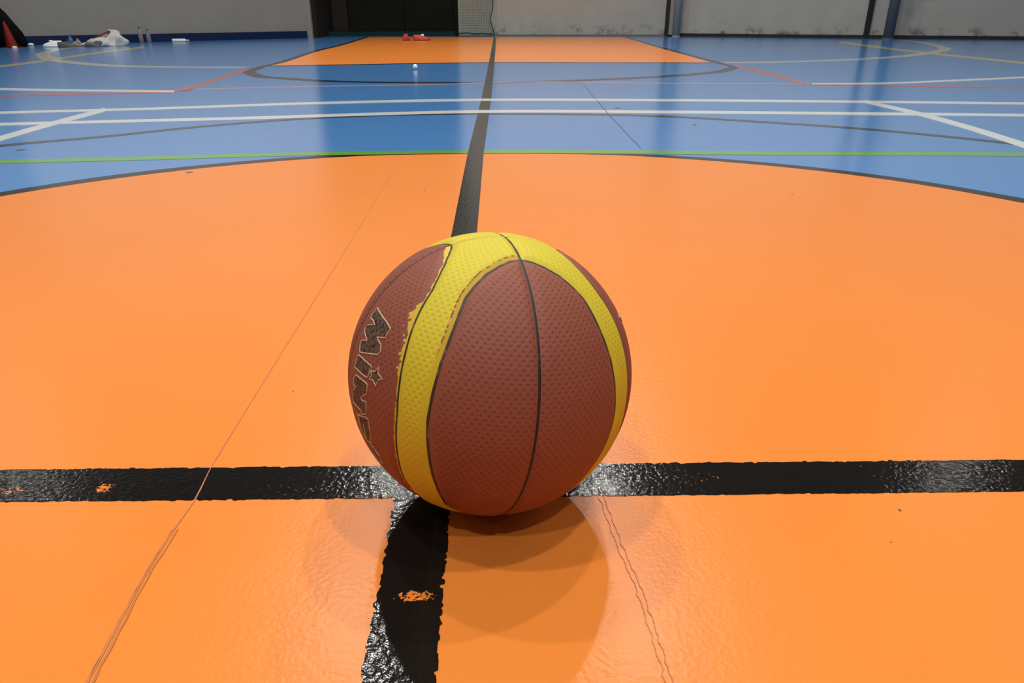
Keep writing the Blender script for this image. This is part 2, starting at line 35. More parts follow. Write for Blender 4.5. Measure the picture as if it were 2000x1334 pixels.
JL=[(-0.2366,1.739),(-0.2216,0.8876),(-0.2164,0.4305),(-0.2147,0.1768),(-0.2128,0.02832),(-0.208,-0.02108),(-0.2105,-0.0665),(-0.2103,-0.1167),(-0.2073,-0.1699),(-0.2037,-0.217),(-0.2026,-0.229),(-0.1337,-1.227),(-0.03047,-2.723)]
JR=[(0.1609,-0.01408),(0.1646,-0.04837),(0.1702,-0.1021),(0.1767,-0.1429),(0.1791,-0.1788),(0.181,-0.215),(0.1819,-0.2354)]
JF=[(0.5382,1.845),(0.552,2.697),(0.5993,4.192)]
SPOTS=[(0.006826,-0.1486),(-0.2997,-0.00618),(-0.1213,-0.01083),(0.2596,0.0005202),(-0.3887,-0.008624),(0.2319,0.009417)]
LET_M=[(-81.39,31.02),(-73.25,29.74),(-68.17,28.86),(-64.48,27.5),(-64.63,26.06),(-64.96,23.79),(-70,22.43),(-67.56,21.42),(-65.81,20.79),(-64.75,18.61),(-65.6,17.17),(-72.96,15.17),(-78.91,13.56),(-80.69,15.9),(-80.97,17.66),(-75.89,19.18),(-77.78,19.87),(-80.44,20.63),(-82.08,21.98),(-81.73,23.58),(-75.42,25.72),(-78.41,26.42),(-81.87,26.55),(-82.3,28.53)]
LET_I=[(-79.77,12.33),(-76.08,12.56),(-71.23,12.42),(-67.29,12.21),(-68.02,10.79),(-68.02,8.584),(-69.01,7.337),(-73.21,7.235),(-76.92,7.218),(-80.62,7.107),(-80.28,9.078),(-80.49,10.74)]
LET_STAR=[(-63.19,13.65),(-62.71,11.24),(-59.72,9.973),(-62.08,8.874),(-62.68,6.451),(-64.67,7.858),(-67.35,7.464),(-65.84,9.373),(-67.38,10.57),(-64.63,11.15)]
LET_N=[(-77.73,5.078),(-73.43,5.21),(-69.59,5.341),(-67.77,5.007),(-67.86,2.732),(-68.21,1.255),(-69.85,0.1308),(-71.98,-1.668),(-70.97,-2.483),(-67.98,-1.551),(-67.79,-3.525),(-68.02,-6.557),(-72.15,-8.737),(-72.01,-6.968),(-75.92,-7.058),(-79.96,-7.143),(-80.52,-5.242),(-80.28,-2.525),(-76.97,0.5763),(-79.69,0.2363),(-80.15,2.467)]
LET_S=[(-76.8,-10.52),(-73.97,-10.09),(-69.1,-8.425),(-66.81,-8.532),(-66.79,-13.01),(-67.92,-19.41),(-71.9,-20.52),(-74.51,-18.9),(-76.5,-15.37)]
LET_S1=[(-75.65,-10.43),(-75.57,-15.15)]
LET_S2=[(-71.61,-12.72),(-71.58,-17.9),(-72.48,-20.32)]
LET_K=[(-70.71,-21.16),(-68.26,-21.41),(-66.67,-23.44),(-65.37,-24.49),(-65.53,-28.68),(-68.91,-29.13),(-71.08,-26.37)]
LET_SM=[(70.98,33.12),(71.92,33.47),(71.35,31.95),(70.63,29.78),(69.91,29.67),(63.9,32.94)]
BALL_AXES=[[0.95176, 0.27697, -0.13208], [0.28681, -0.95598, 0.06206], [0.10908, 0.09695, 0.98929]]
CAM_R=[[0.9998736, -0.0158687, -0.0009412], [0.007453, 0.4156657, 0.9094869], [0.0140412, 0.909379, -0.4157315]]
CAM_P=(0.074200,-0.567821,0.405942)
CAM_F=1401.7590
BALL_XY=(0.06422,-0.01139)
SCUFFS=[(-0.8006,1.479,0.0101,0.0108),(0.6293,2.958,0.0169,0.0201),(0.8514,2.389,0.0102,0.0144),(-1.5,1.86,0.0152,0.0147),(-0.1171,1.24,0.00194,0.00577),(-0.5033,1.745,0.00647,0.00904),(0.7907,1.177,0.00189,0.00545),(-0.1725,0.1823,0.000907,0.00127),(0.4298,-0.05072,0.00161,0.00217),(0.4007,-0.09339,0.000862,0.000638)]

# ------------------------------------------------------------------ camera, light, exposure
cam = bpy.data.cameras.new('camera')
cam.sensor_width = 36.0
cam.lens = CAM_F / 2000.0 * 36.0
cam.clip_start = 0.02
camo = bpy.data.objects.new('camera', cam)
r_, u_, f_ = (Vector(v) for v in CAM_R)
camo.matrix_world = Matrix.Translation(CAM_P) @ Matrix((r_, u_, -f_)).transposed().to_4x4()
COL.objects.link(camo)
SC.camera = camo

SC.view_settings.view_transform = 'Standard'
SC.view_settings.look = 'None'
SC.view_settings.gamma = 1.0
SC.view_settings.use_curve_mapping = False
SC.view_settings.exposure = 0.0
SC.cycles.use_denoising = True

w = bpy.data.worlds.new('world')
SC.world = w
w.use_nodes = True
w.node_tree.nodes['Background'].inputs['Color'].default_value = (0.9, 0.95, 1.0, 1)
w.node_tree.nodes['Background'].inputs['Strength'].default_value = 0.02

LAMP_H = 7.0
LAMP_W = 132.0
def lamp(x, y, watt, size=0.20):
    L = bpy.data.lights.new('high_bay_lamp', 'AREA')
    L.shape = 'DISK'
    L.size = size
    L.energy = watt
    L.color = (1.0, 0.975, 0.90)
    o = bpy.data.objects.new('high_bay_lamp', L)
    o.location = (x, y, LAMP_H)
    COL.objects.link(o)
for y in (-4.2, -0.7, 2.8, 6.3, 9.8):          # the hall's rows of high bay lamps
    for x in (-1.85, 1.8):
        lamp(x, y, LAMP_W)
    for x in (-8.2, 7.9):
        lamp(x, y, LAMP_W * 0.22)

# ------------------------------------------------------------------ materials
def new_mat(name):
    m = bpy.data.materials.new(name)
    m.use_nodes = True
    nt = m.node_tree
    b = nt.nodes['Principled BSDF']
    return m, nt, b

def math_node(nt, op, a, b=None, c=None):
    n = nt.nodes.new('ShaderNodeMath'); n.operation = op
    for i, v in enumerate((a, b, c)):
        if v is None: continue
        if isinstance(v, (int, float)): n.inputs[i].default_value = v
        else: nt.links.new(v, n.inputs[i])
    return n.outputs[0]

def noise(nt, vec, scale, detail=3.0, rough=0.5):
    n = nt.nodes.new('ShaderNodeTexNoise')
    n.inputs['Scale'].default_value = scale
    n.inputs['Detail'].default_value = detail
    n.inputs['Roughness'].default_value = rough
    if vec is not None: nt.links.new(vec, n.inputs['Vector'])
    return n.outputs['Fac']

def position(nt):
    g = nt.nodes.new('ShaderNodeNewGeometry')
    return g.outputs['Position']

def mixcol(nt, fac, a, b):
    n = nt.nodes.new('ShaderNodeMix'); n.data_type = 'RGBA'
    if isinstance(fac, (int, float)): n.inputs['Factor'].default_value = fac
    else: nt.links.new(fac, n.inputs['Factor'])
    for k, v in ((6, a), (7, b)):
        if isinstance(v, tuple): n.inputs[k].default_value = (*v, 1)
        else: nt.links.new(v, n.inputs[k])
    return n.outputs[2]

def ramp(nt, v, lo, hi):
    n = nt.nodes.new('ShaderNodeMapRange')
    n.interpolation_type = 'SMOOTHSTEP'
    nt.links.new(v, n.inputs['Value'])
    n.inputs['From Min'].default_value = lo; n.inputs['From Max'].default_value = hi
    return n.outputs['Result']

def bump(nt, b, h, strength, dist):
    n = nt.nodes.new('ShaderNodeBump')
    n.inputs['Strength'].default_value = strength
    n.inputs['Distance'].default_value = dist
    nt.links.new(h, n.inputs['Height'])
    nt.links.new(n.outputs['Normal'], b.inputs['Normal'])

def plain(name, col, rough=0.6, var=0.12, scale=30.0, metal=0.0, bmp=0.0, spec=0.5):
    m, nt, b = new_mat(name)
    f = noise(nt, position(nt), scale)
    d = tuple(c * (1 - var) for c in col); l = tuple(min(1, c * (1 + var)) for c in col)
    nt.links.new(mixcol(nt, f, d, l), b.inputs['Base Color'])
    b.inputs['Roughness'].default_value = rough
    b.inputs['Metallic'].default_value = metal
    b.inputs['Specular IOR Level'].default_value = spec
    if bmp: bump(nt, b, f, 0.5, bmp)
    return m

FLOOR_ROUGH, FLOOR_BUMP = 0.13, 0.00012
ORANGE = (0.735, 0.216, 0.034)
def court(name, col, rough=FLOOR_ROUGH, chips=False, b_amp=FLOOR_BUMP, var=0.05, spec=0.5):
    """sealed sports floor: faint mottling, orange-peel relief in the varnish"""
    m, nt, b = new_mat(name)
    P = position(nt)
    big = noise(nt, P, 1.7, 4.0, 0.6)
    fine = noise(nt, P, 60.0, 4.0, 0.6)
    c = mixcol(nt, big, tuple(x * (1 - var) for x in col), tuple(min(1, x * (1 + var)) for x in col))
    speck = ramp(nt, noise(nt, P, 90.0, 2.0, 0.5), 0.78, 0.83)
    c = mixcol(nt, math_node(nt, 'MULTIPLY', speck, 0.25), c, tuple(x * 0.45 for x in col))
    if chips:
        ragged = noise(nt, P, 330.0, 3.0, 0.7)
        tot = None
        for (sx, sy), (rx, ry), thr in zip(SPOTS, CHIP_SIZE, CHIP_THR):
            v = nt.nodes.new('ShaderNodeVectorMath'); v.operation = 'SUBTRACT'
            nt.links.new(P, v.inputs[0]); v.inputs[1].default_value = (sx, sy, 0)
            s = nt.nodes.new('ShaderNodeVectorMath'); s.operation = 'MULTIPLY'
            nt.links.new(v.outputs[0], s.inputs[0]); s.inputs[1].default_value = (1 / rx, 1 / ry, 0)
            l = nt.nodes.new('ShaderNodeVectorMath'); l.operation = 'LENGTH'
            nt.links.new(s.outputs[0], l.inputs[0])
            inside = ramp(nt, math_node(nt, 'SUBTRACT', 1.0, l.outputs['Value']), 0.0, 0.6)
            q = math_node(nt, 'GREATER_THAN', math_node(nt, 'ADD', ragged, math_node(nt, 'MULTIPLY', inside, thr)), 0.72)
            q = math_node(nt, 'MULTIPLY', q, math_node(nt, 'GREATER_THAN', inside, 0.02))
            tot = q if tot is None else math_node(nt, 'MAXIMUM', tot, q)
        c = mixcol(nt, tot, c, (0.72, 0.20, 0.035))
    nt.links.new(c, b.inputs['Base Color'])
    b.inputs['Roughness'].default_value = rough
    b.inputs['IOR'].default_value = 1.5
    b.inputs['Specular IOR Level'].default_value = spec
    peel = math_node(nt, 'ADD', noise(nt, P, 230.0, 2.0, 0.5), math_node(nt, 'MULTIPLY', noise(nt, P, 70.0, 2.0, 0.5), 0.7))
    bump(nt, b, peel, 1.0, b_amp * 2.0)
    return m
CHIP_SIZE = [(0.022, 0.008), (0.010, 0.012), (0.05, 0.012), (0.045, 0.016), (0.02, 0.008), (0.02, 0.012)]
CHIP_THR = [0.27, 0.24, 0.06, 0.07, 0.15, 0.06]

M = {}
M['blue'] = court('blue court paint', (0.070, 0.218, 0.51))
M['orange'] = court('orange court paint', ORANGE, rough=0.27, spec=0.22)
M['white'] = court('white line paint', (0.62, 0.65, 0.65))
M['cream'] = court('cream line paint', (0.45, 0.46, 0.42))
M['green'] = court('green line paint', (0.125, 0.33, 0.045))
M['red'] = court('red line paint', (0.52, 0.11, 0.07))
M['pink'] = court('faded pink line paint', (0.42, 0.30, 0.38))
M['yellow'] = court('yellow line paint', (0.50, 0.42, 0.16))
M['dark'] = court('dark grey line paint', (0.030, 0.030, 0.034))
M['black'] = court('black line paint', (0.008, 0.007, 0.006), chips=True, b_amp=FLOOR_BUMP * 1.5, rough=0.11, spec=0.2)
M['joint'] = court('floor joint', (0.50, 0.18, 0.07), rough=0.4)
M['joint_dark'] = court('floor joint dark', (0.50, 0.165, 0.045), rough=0.28, spec=0.2)
M['blue_joint'] = court('blue floor joint', (0.06, 0.11, 0.20), rough=0.4)
M['scuff'] = court('rubber scuff', (0.10, 0.07, 0.06), rough=0.5)
M['blotch'] = court('brown blotch', (0.22, 0.10, 0.05), rough=0.4)

def wall_mat(name, col, dirt=0.8):
    """painted concrete with scuffs and dirt low down"""
    m, nt, b = new_mat(name)
    P = position(nt)
    c = mixcol(nt, noise(nt, P, 2.2, 5.0, 0.6), tuple(x * 0.82 for x in col), tuple(min(1, x * 1.12) for x in col))
    c = mixcol(nt, noise(nt, P, 40.0, 3.0, 0.6), c, mixcol(nt, 0.25, c, (0.05, 0.05, 0.05)))
    sep = nt.nodes.new('ShaderNodeSeparateXYZ'); nt.links.new(P, sep.inputs[0])
    low = math_node(nt, 'SUBTRACT', 1.0, ramp(nt, sep.outputs['Z'], 0.03, 0.26))
    mark = ramp(nt, noise(nt, P, 3.6, 6.0, 0.72), 0.50, 0.64)
    c = mixcol(nt, math_node(nt, 'MULTIPLY', math_node(nt, 'MULTIPLY', low, mark), dirt), c, (0.045, 0.042, 0.03))
    band = math_node(nt, 'GREATER_THAN', sep.outputs['Z'], 0.95)       # guessed lighter paint out of view, added to brighten the floor reflections
    c = mixcol(nt, math_node(nt, 'MULTIPLY', band, 0.85), c, (0.78, 0.77, 0.73))
    streak = ramp(nt, noise(nt, P, 1.3, 4.0, 0.7), 0.60, 0.75)
    c = mixcol(nt, math_node(nt, 'MULTIPLY', streak, 0.25 * dirt), c, (0.08, 0.08, 0.08))
    nt.links.new(c, b.inputs['Base Color'])
    b.inputs['Roughness'].default_value = 0.75
    return m
M['wall_r'] = wall_mat('grey painted concrete', (0.42, 0.405, 0.365))
M['wall_l'] = wall_mat('pale grey painted panel', (0.27, 0.255, 0.23), 0.1)
M['ceiling'] = plain('pale ceiling', (0.30, 0.30, 0.28), 0.9, 0.05, 2.0)
M['wall_o'] = plain('hall wall paint', (0.22, 0.21, 0.19), 0.85, 0.08, 2.0)
M['navy'] = plain('navy skirting paint', (0.004, 0.014, 0.055), 0.5, 0.2, 8.0, spec=0.2)
M['brown_board_shade'] = plain('dark brown board and return shade', (0.020, 0.015, 0.012), 0.8, 0.25, 5.0, spec=0.15)  # brown leaf, and the wall return with its shade put into the colour
M['black_board'] = plain('black green board', (0.009, 0.011, 0.008), 0.85, 0.25, 5.0, spec=0.06)
M['teal'] = plain('dark teal strip', (0.004, 0.026, 0.028), 0.6, 0.3, 6.0, spec=0.15)
M['steel'] = plain('grey painted steel', (0.34, 0.335, 0.33), 0.45, 0.1, 12.0)
M['steel_dark'] = plain('dark painted steel', (0.13, 0.13, 0.13), 0.45, 0.1, 12.0)
M['gap'] = plain('dark gap', (0.012, 0.012, 0.014), 0.8, 0.2, 12.0)
M['strip'] = plain('pale edge strip', (0.27, 0.255, 0.21), 0.6, 0.1, 12.0)
M['net'] = plain('green net twine', (0.05, 0.16, 0.12), 0.8, 0.15, 12.0)
M['net_dark'] = plain('dark green rope', (0.012, 0.045, 0.035), 0.8, 0.2, 12.0)
M['bag'] = plain('black nylon', (0.003, 0.003, 0.0035), 0.95, 0.3, 12.0, bmp=0.01, spec=0.08)
M['cone'] = plain('red plastic', (0.19, 0.006, 0.003), 0.55, 0.1, 12.0, spec=0.25)
M['white_cloth'] = plain('white cloth', (0.50, 0.49, 0.47), 0.9, 0.2, 20.0, bmp=0.01)
M['white_plastic'] = plain('white leather', (0.82, 0.83, 0.78), 0.5, 0.05, 20.0)
M['grey_cloth'] = plain('grey fabric', (0.10, 0.10, 0.095), 0.9, 0.2, 20.0)
M['dark_red'] = plain('dark red strap', (0.18, 0.012, 0.02), 0.7, 0.1, 20.0)
M['red_shoe'] = plain('red shoe fabric', (0.50, 0.045, 0.035), 0.6, 0.15, 40.0)
M['red_sole'] = plain('dark red sole', (0.28, 0.02, 0.015), 0.6, 0.15, 40.0)
M['pink_cloth'] = plain('pinkish grey cloth', (0.30, 0.22, 0.21), 0.9, 0.15, 20.0)
M['blue_plastic'] = plain('blue plastic', (0.03, 0.12, 0.25), 0.4, 0.1, 20.0)
M['label_red'] = plain('reddish bottle label', (0.30, 0.12, 0.12), 0.5, 0.15, 40.0)
M['cap_blue'] = plain('blue bottle cap', (0.03, 0.10, 0.22), 0.4, 0.1, 40.0)
def pet():
    m, nt, b = new_mat('pale blue bottle plastic')
    b.inputs['Base Color'].default_value = (0.55, 0.72, 0.78, 1)
    b.inputs['Roughness'].default_value = 0.12
    b.inputs['Transmission Weight'].default_value = 0.75
    b.inputs['IOR'].default_value = 1.25
    nt.links.new(mixcol(nt, noise(nt, position(nt), 30.0), (0.42, 0.60, 0.68), (0.60, 0.76, 0.80)), b.inputs['Base Color'])
    return m
M['pet'] = pet()

# ------------------------------------------------------------------ mesh helpers
def link(name, me, mat=None, parent=None, smooth=False):
    o = bpy.data.objects.new(name, me)
    if mat is not None: me.materials.append(mat)
    if smooth:
        me.polygons.foreach_set('use_smooth', [True] * len(me.polygons))
    if parent is not None: o.parent = parent
    COL.objects.link(o)
    return o

def mesh(name, verts, faces, mat=None, parent=None, smooth=False):
    me = bpy.data.meshes.new(name)
    me.from_pydata([tuple(v) for v in verts], [], faces)
    me.update()
    return link(name, me, mat, parent, smooth)

def from_bm(name, bm, mat=None, parent=None, smooth=False):
    me = bpy.data.meshes.new(name)
    bmesh.ops.recalc_face_normals(bm, faces=bm.faces)
    bm.to_mesh(me); bm.free()
    return link(name, me, mat, parent, smooth)

def tag(o, label=None, cat=None, group=None, kind=None):
    if label: o['label'] = label
    if cat: o['category'] = cat
    if group: o['group'] = group
    if kind: o['kind'] = kind
    return o

def empty(name, loc, rz=0.0):
    o = bpy.data.objects.new(name, None)
    o.empty_display_size = 0.1
    o.location = loc; o.rotation_euler = (0, 0, rz)
    COL.objects.link(o)
    return o

def box_bm(lo, hi, bev=0.0, bm=None, rot=None, at=(0, 0, 0)):
    own = bm is None
    bm = bm or bmesh.new()
    g = bmesh.ops.create_cube(bm, size=1.0)
    vs = g['verts']
    for v in vs:
        v.co = Vector(((lo[0] + hi[0]) / 2 + v.co.x * (hi[0] - lo[0]), (lo[1] + hi[1]) / 2 + v.co.y * (hi[1] - lo[1]), (lo[2] + hi[2]) / 2 + v.co.z * (hi[2] - lo[2])))
    if bev:
        es = list({e for v in vs for e in v.link_edges})
        bmesh.ops.bevel(bm, geom=es, offset=bev, segments=2, affect='EDGES', profile=0.6)
    return bm

def prism(name, pts, z0, z1, mat, parent=None):
    """flat polygon with thickness; side walls included"""
    n = len(pts)
    v = [(x, y, z0) for x, y in pts] + [(x, y, z1) for x, y in pts]
    f = [list(range(n - 1, -1, -1)), list(range(n, 2 * n))]
    f += [[i, (i + 1) % n, n + (i + 1) % n, n + i] for i in range(n)]
    bm = bmesh.new()
    vs = [bm.verts.new(p) for p in v]
    for q in f: bm.faces.new([vs[i] for i in q])
    bmesh.ops.triangulate(bm, faces=[x for x in bm.faces if len(x.verts) > 4])
    return from_bm(name, bm, mat, parent)

def strip(name, a, b, z0, z1, mat, parent=None):
    """band between two edges given as matching point lists"""
    n = len(a)
    v = [(x, y, z1) for x, y in a] + [(x, y, z1) for x, y in b] + [(x, y, z0) for x, y in a] + [(x, y, z0) for x, y in b]
    f = []
    for i in range(n - 1):
        f += [[i, i + 1, n + i + 1, n + i], [i + 1, i, 2 * n + i, 2 * n + i + 1], [n + i, n + i + 1, 3 * n + i + 1, 3 * n + i]]
    f += [[0, n, 3 * n, 2 * n], [n - 1, 3 * n - 1, 4 * n - 1, 2 * n - 1]]
    bm = bmesh.new()
    vs = [bm.verts.new(p) for p in v]
    for q in f:
        try: bm.faces.new([vs[i] for i in q])
        except ValueError: pass
    bmesh.ops.recalc_face_normals(bm, faces=bm.faces)
    up = sum(fc.normal.z * fc.calc_area() for fc in bm.faces)
    if up < 0: bmesh.ops.reverse_faces(bm, faces=bm.faces)
    me = bpy.data.meshes.new(name); bm.to_mesh(me); bm.free()
    return link(name, me, mat, parent)

def tube_bm(pts, rad, segs=6, bm=None, closed=False, flat=1.0):
    bm = bm or bmesh.new()
    pts = [Vector(p) for p in pts]
    n = len(pts); rings = []
    rad = rad if isinstance(rad, (list, tuple)) else [rad] * n
    for i, p in enumerate(pts):
        t = (pts[(i + 1) % n] - pts[i - 1]) if closed else (pts[min(i + 1, n - 1)] - pts[max(i - 1, 0)])
        t.normalize()
        ref = Vector((0, 0, 1)) if abs(t.z) < 0.9 else Vector((1, 0, 0))
        a = t.cross(ref).normalized(); b = a.cross(t)
        rings.append([bm.verts.new(p + rad[i] * (math.cos(k * 2 * math.pi / segs) * a + flat * math.sin(k * 2 * math.pi / segs) * b)) for k in range(segs)])
    for i in range(n if closed else n - 1):
        A, B = rings[i], rings[(i + 1) % n]
        for k in range(segs): bm.faces.new([A[k], A[(k + 1) % segs], B[(k + 1) % segs], B[k]])
    if not closed:
        bm.faces.new(rings[0][::-1]); bm.faces.new(rings[-1])
    return bm

def lathe_bm(profile, segs=24, bm=None):
    bm = bm or bmesh.new()
    rings = [[bm.verts.new((r * math.cos(k * 2 * math.pi / segs), r * math.sin(k * 2 * math.pi / segs), z)) for k in range(segs)] for r, z in profile]
    for A, B in zip(rings, rings[1:]):
        for k in range(segs): bm.faces.new([A[k], A[(k + 1) % segs], B[(k + 1) % segs], B[k]])
    bm.faces.new(rings[0][::-1]); bm.faces.new(rings[-1])
    return bm

# ------------------------------------------------------------------ the hall: floor, walls, ceiling
X0, X1, Y0, Y1, CZ = -11.6, 11.6, -15.0, 15.4, 7.7
floor = from_bm('floor', box_bm((X0, Y0, -0.12), (X1, Y1 + 0.8, 0.0)), M['blue'])
tag(floor, 'glossy blue sports hall floor with orange court areas and painted lines', kind='structure')
ceiling = from_bm('ceiling', box_bm((X0, Y0, CZ), (X1, Y1 + 0.8, CZ + 0.15)), M['ceiling'])
tag(ceiling, 'pale hall ceiling above the court', kind='structure')

def wall(name, pts, h, mat, thick=0.14, label=None, z0=0.0):
    """wall standing along a plan polyline; its face follows the points, its thickness goes behind"""
    P = [Vector((x, y)) for x, y in pts]
    off = []
    for i, p in enumerate(P):
        t = (P[min(i + 1, len(P) - 1)] - P[max(i - 1, 0)]).normalized()
        nrm = Vector((-t.y, t.x))
        off.append(p + nrm * thick)
    o = strip(name, [tuple(p) for p in P], [tuple(p) for p in off], z0, h, mat)
    return tag(o, label, kind='structure') if label else o

LEFT_A, LEFT_B = (-6.95, 10.38), (-3.40, 13.80)
L_DIR = (Vector(LEFT_B) - Vector(LEFT_A)).normalized()
wall_left = wall('wall_left', [(-11.5, 10.9), LEFT_A, LEFT_B], CZ, M['wall_l'], label='pale grey wall with a navy skirting band')
wall_far = wall('wall_far', [(-0.725, 14.78), (0.9, 14.78), (3.36, 14.50), (6.87, 12.85), (8.73, 12.2), (11.4, 11.3)], CZ, M['wall_r'],
                label='scuffed grey concrete end wall behind the court')
tag(from_bm('wall_side_left', box_bm((X0, Y0, 0), (X0 + 0.15, Y1, CZ)), M['wall_o']), 'plain side wall', kind='structure')
tag(from_bm('wall_side_right', box_bm((X1 - 0.15, Y0, 0), (X1, Y1, CZ)), M['wall_o']), 'plain side wall', kind='structure')
tag(from_bm('wall_back', box_bm((X0, Y0, 0), (X1, Y0 + 0.15, CZ)), M['wall_o']), 'plain back wall', kind='structure')
tag(from_bm('wall_behind', box_bm((X0, Y1, 0), (X1, Y1 + 0.15, CZ)), M['wall_o']), 'plain wall', kind='structure')

# navy skirting along the left wall
def along(a, b, t, out=0.0):
    A, B = Vector(a), Vector(b); d = (B - A).normalized()
    p = A + (B - A) * t + Vector((d.y, -d.x)) * out
    return (p.x, p.y)
bl = strip('baseboard_left', [along(LEFT_A, LEFT_B, 0, .03), along(LEFT_A, LEFT_B, 0.985, .03)], [LEFT_A, along(LEFT_A, LEFT_B, .985)], 0.0, 0.118, M['navy'])
tag(bl, 'navy blue skirting band along the pale left wall', kind='structure')
# end of the left wall: pale corner strip
cs = from_bm('trim_1', box_bm((-3.43, 13.80, 0.0), (-3.36, 13.92, CZ)), M['strip'])
tag(cs, 'pale corner strip at the end of the left wall', kind='structure')

# dark doorway
door = from_bm('door_1', box_bm((-3.30, 14.98, 0.0), (-0.66, 15.06, 3.6)), M['black_board'])
tag(door, 'dark doorway of black boards between the pale wall and the net', kind='structure')
from_bm('door_reveal', box_bm((-3.36, 13.90, 0.0), (-3.28, 15.02, 3.6)), M['brown_board_shade'], door)  # side return of the left wall, its shade painted in as dark brown
from_bm('door_leaf', box_bm((-3.20, 14.90, 0.09), (-2.9, 14.975, 3.55), 0.006), M['brown_board_shade'], door)
from_bm('door_leaf', box_bm((-2.88, 14.91, 0.09), (-1.80, 14.975, 3.55), 0.006), M['black_board'], door)
from_bm('door_leaf', box_bm((-1.79, 14.90, 0.09), (-0.74, 14.975, 3.55), 0.006), M['black_board'], door)
from_bm('threshold', box_bm((-3.28, 14.84, 0.0), (-0.70, 14.975, 0.085), 0.004), M['teal'], door)
from_bm('lintel', box_bm((-3.42, 14.78, 3.6), (-0.70, 15.06, CZ)), M['wall_r'], door)
from_bm('jamb', box_bm((-0.80, 14.80, 0.0), (-0.728, 15.05, 3.6)), M['black_board'], door)

# dark skirting along the end wall
FARP = [(-0.7, 14.78), (0.9, 14.78), (3.36, 14.50), (6.87, 12.85), (8.73, 12.2), (11.4, 11.3)]
def shifted(P, d): return [(x - 0.25 * d if i > 2 else x, y - d) for i, (x, y) in enumerate(P)]
tag(strip('baseboard_far', shifted(FARP[:3], .025), FARP[:3], 0.0, 0.03, M['steel_dark']), 'low grey skirting at the foot of the concrete wall', kind='structure')
tag(strip('baseboard_right', shifted(FARP[2:], .03), FARP[2:], 0.0, 0.055, M['gap']), 'thin black skirting under the scuffed wall beyond the posts', kind='structure')
# dark joints in the wall
tag(from_bm('trim_2', box_bm((3.26, 14.40, 0), (3.315, 14.56, CZ)), M['gap']), 'black vertical wall joint beside the pale grey post', kind='structure')
tag(from_bm('trim_3', box_bm((3.315, 14.37, 0.03), (3.42, 14.56, CZ)), M['strip']), 'pale strip between wall joint and grey post', kind='structure')
tag(from_bm('trim_4', box_bm((6.46, 12.97, 0), (6.53, 13.06, CZ)), M['gap']), 'black vertical wall joint beside the dark grey post', kind='structure')

def post(name, x, y, r, mat, label):
    t = empty(name, (x, y, 0))
    from_bm('pole', lathe_bm([(r, 0.0), (r, 2.6), (r * 0.9, 2.63)], 20), mat, t, True)
    from_bm('base_collar', lathe_bm([(r * 1.12, 0.0), (r * 1.12, 0.012), (r * 1.02, 0.018)], 20), mat, t, True)
    return tag(t, label, 'post', 'steel posts along the end wall')
post('steel_post', 3.43, 14.24, 0.070, M['steel'], 'pale grey steel post before the end wall, nearer the green net')
post('steel_post', 6.70, 12.62, 0.085, M['steel_dark'], 'dark grey steel post before the end wall, farther from the net')

# ------------------------------------------------------------------ court areas and lines: thin paint layers, parts of the floor
RC = 1.80
arc = sorted(DISC, key=lambda q: q[0])
a0 = math.atan2(arc[-1][1], arc[-1][0]); a1 = math.atan2(arc[0][1], arc[0][0])
pts = list(arc)
n = 90
for i in range(1, n):
    t = i / n
    ang = a0 - t * (a0 + 2 * math.pi - a1)
    rr = math.hypot(*arc[-1]) * (1 - t) + math.hypot(*arc[0]) * t
    pts.append((rr * math.cos(ang), rr * math.sin(ang)))
prism('court_circle', pts, -0.01, 0.0003, M['orange'], floor)
prism('court_key', KEY, -0.01, 0.0003, M['orange'], floor)
z = 0.0005
order = {'black': 0, 'dark': 0, 'green': 1, 'pink': 0.5, 'red': 1.5, 'white': 2, 'cream': 2, 'yellow': 2.5}
for name, c, a, b in sorted(LINES, key=lambda L: order[L[1]]):
    z += 0.00004
    o = strip(name, a, b, -0.01, z, M[c], floor)
    lab = {'green': 'thin green court line', 'white': 'white court line', 'red': 'red court line', 'dark': 'thin dark grey court marking', 'black': 'black edge of the orange circle',
           'cream': 'cream curved court marking', 'yellow': 'faded yellow court line', 'pink': 'faded pink court line'}[c]
    o['label'] = lab

def ragged(a, b, step, amp, nick=0.0):
    """edge from a to b with worn, saw-toothed paint"""
    A, B = Vector(a), Vector(b); L = (B - A).length; d = (B - A) / L; nrm = Vector((-d.y, d.x))
    out = []; s = 0.0
    while s < L:
        k = random.uniform(-amp, amp)
        if random.random() < nick: k *= 2.6
        w_ = random.uniform(0.5, 1.4) * step
        out.append(A + d * s + nrm * k); out.append(A + d * min(L, s + w_ * 0.8) + nrm * k)
        s += w_
    out.append(B)
    return out
def resample(P, n):
    P = [Vector(p) for p in P]; L = [0.0]
    for p, q in zip(P, P[1:]): L.append(L[-1] + (q - p).length)
    out = []; j = 0
    for i in range(n):
        s = L[-1] * i / (n - 1)
        while j < len(L) - 2 and L[j + 1] < s: j += 1
        t = (s - L[j]) / max(1e-9, L[j + 1] - L[j])
        out.append(tuple(P[j].lerp(P[j + 1], min(1, t))))
    return out
# lateral line (halfway line of the court): worn edges
N = 900
ea = resample(ragged((-0.75, 0.0262), (0.80, 0.0262), 0.0042, 0.0007, 0.14), N)
eb = resample(ragged((-0.75, -0.0255), (0.80, -0.0255), 0.0042, 0.0006, 0.10), N)
LATERAL_SHIFT = lambda x: 0.0
o = strip('court_line', [(-7.5, 0.026)] + ea + [(7.5, 0.026)], [(-7.5, -0.025)] + eb + [(7.5, -0.025)], -0.01, 0.00085, M['black'], floor)
o['label'] = 'worn black tape line running across the orange circle'
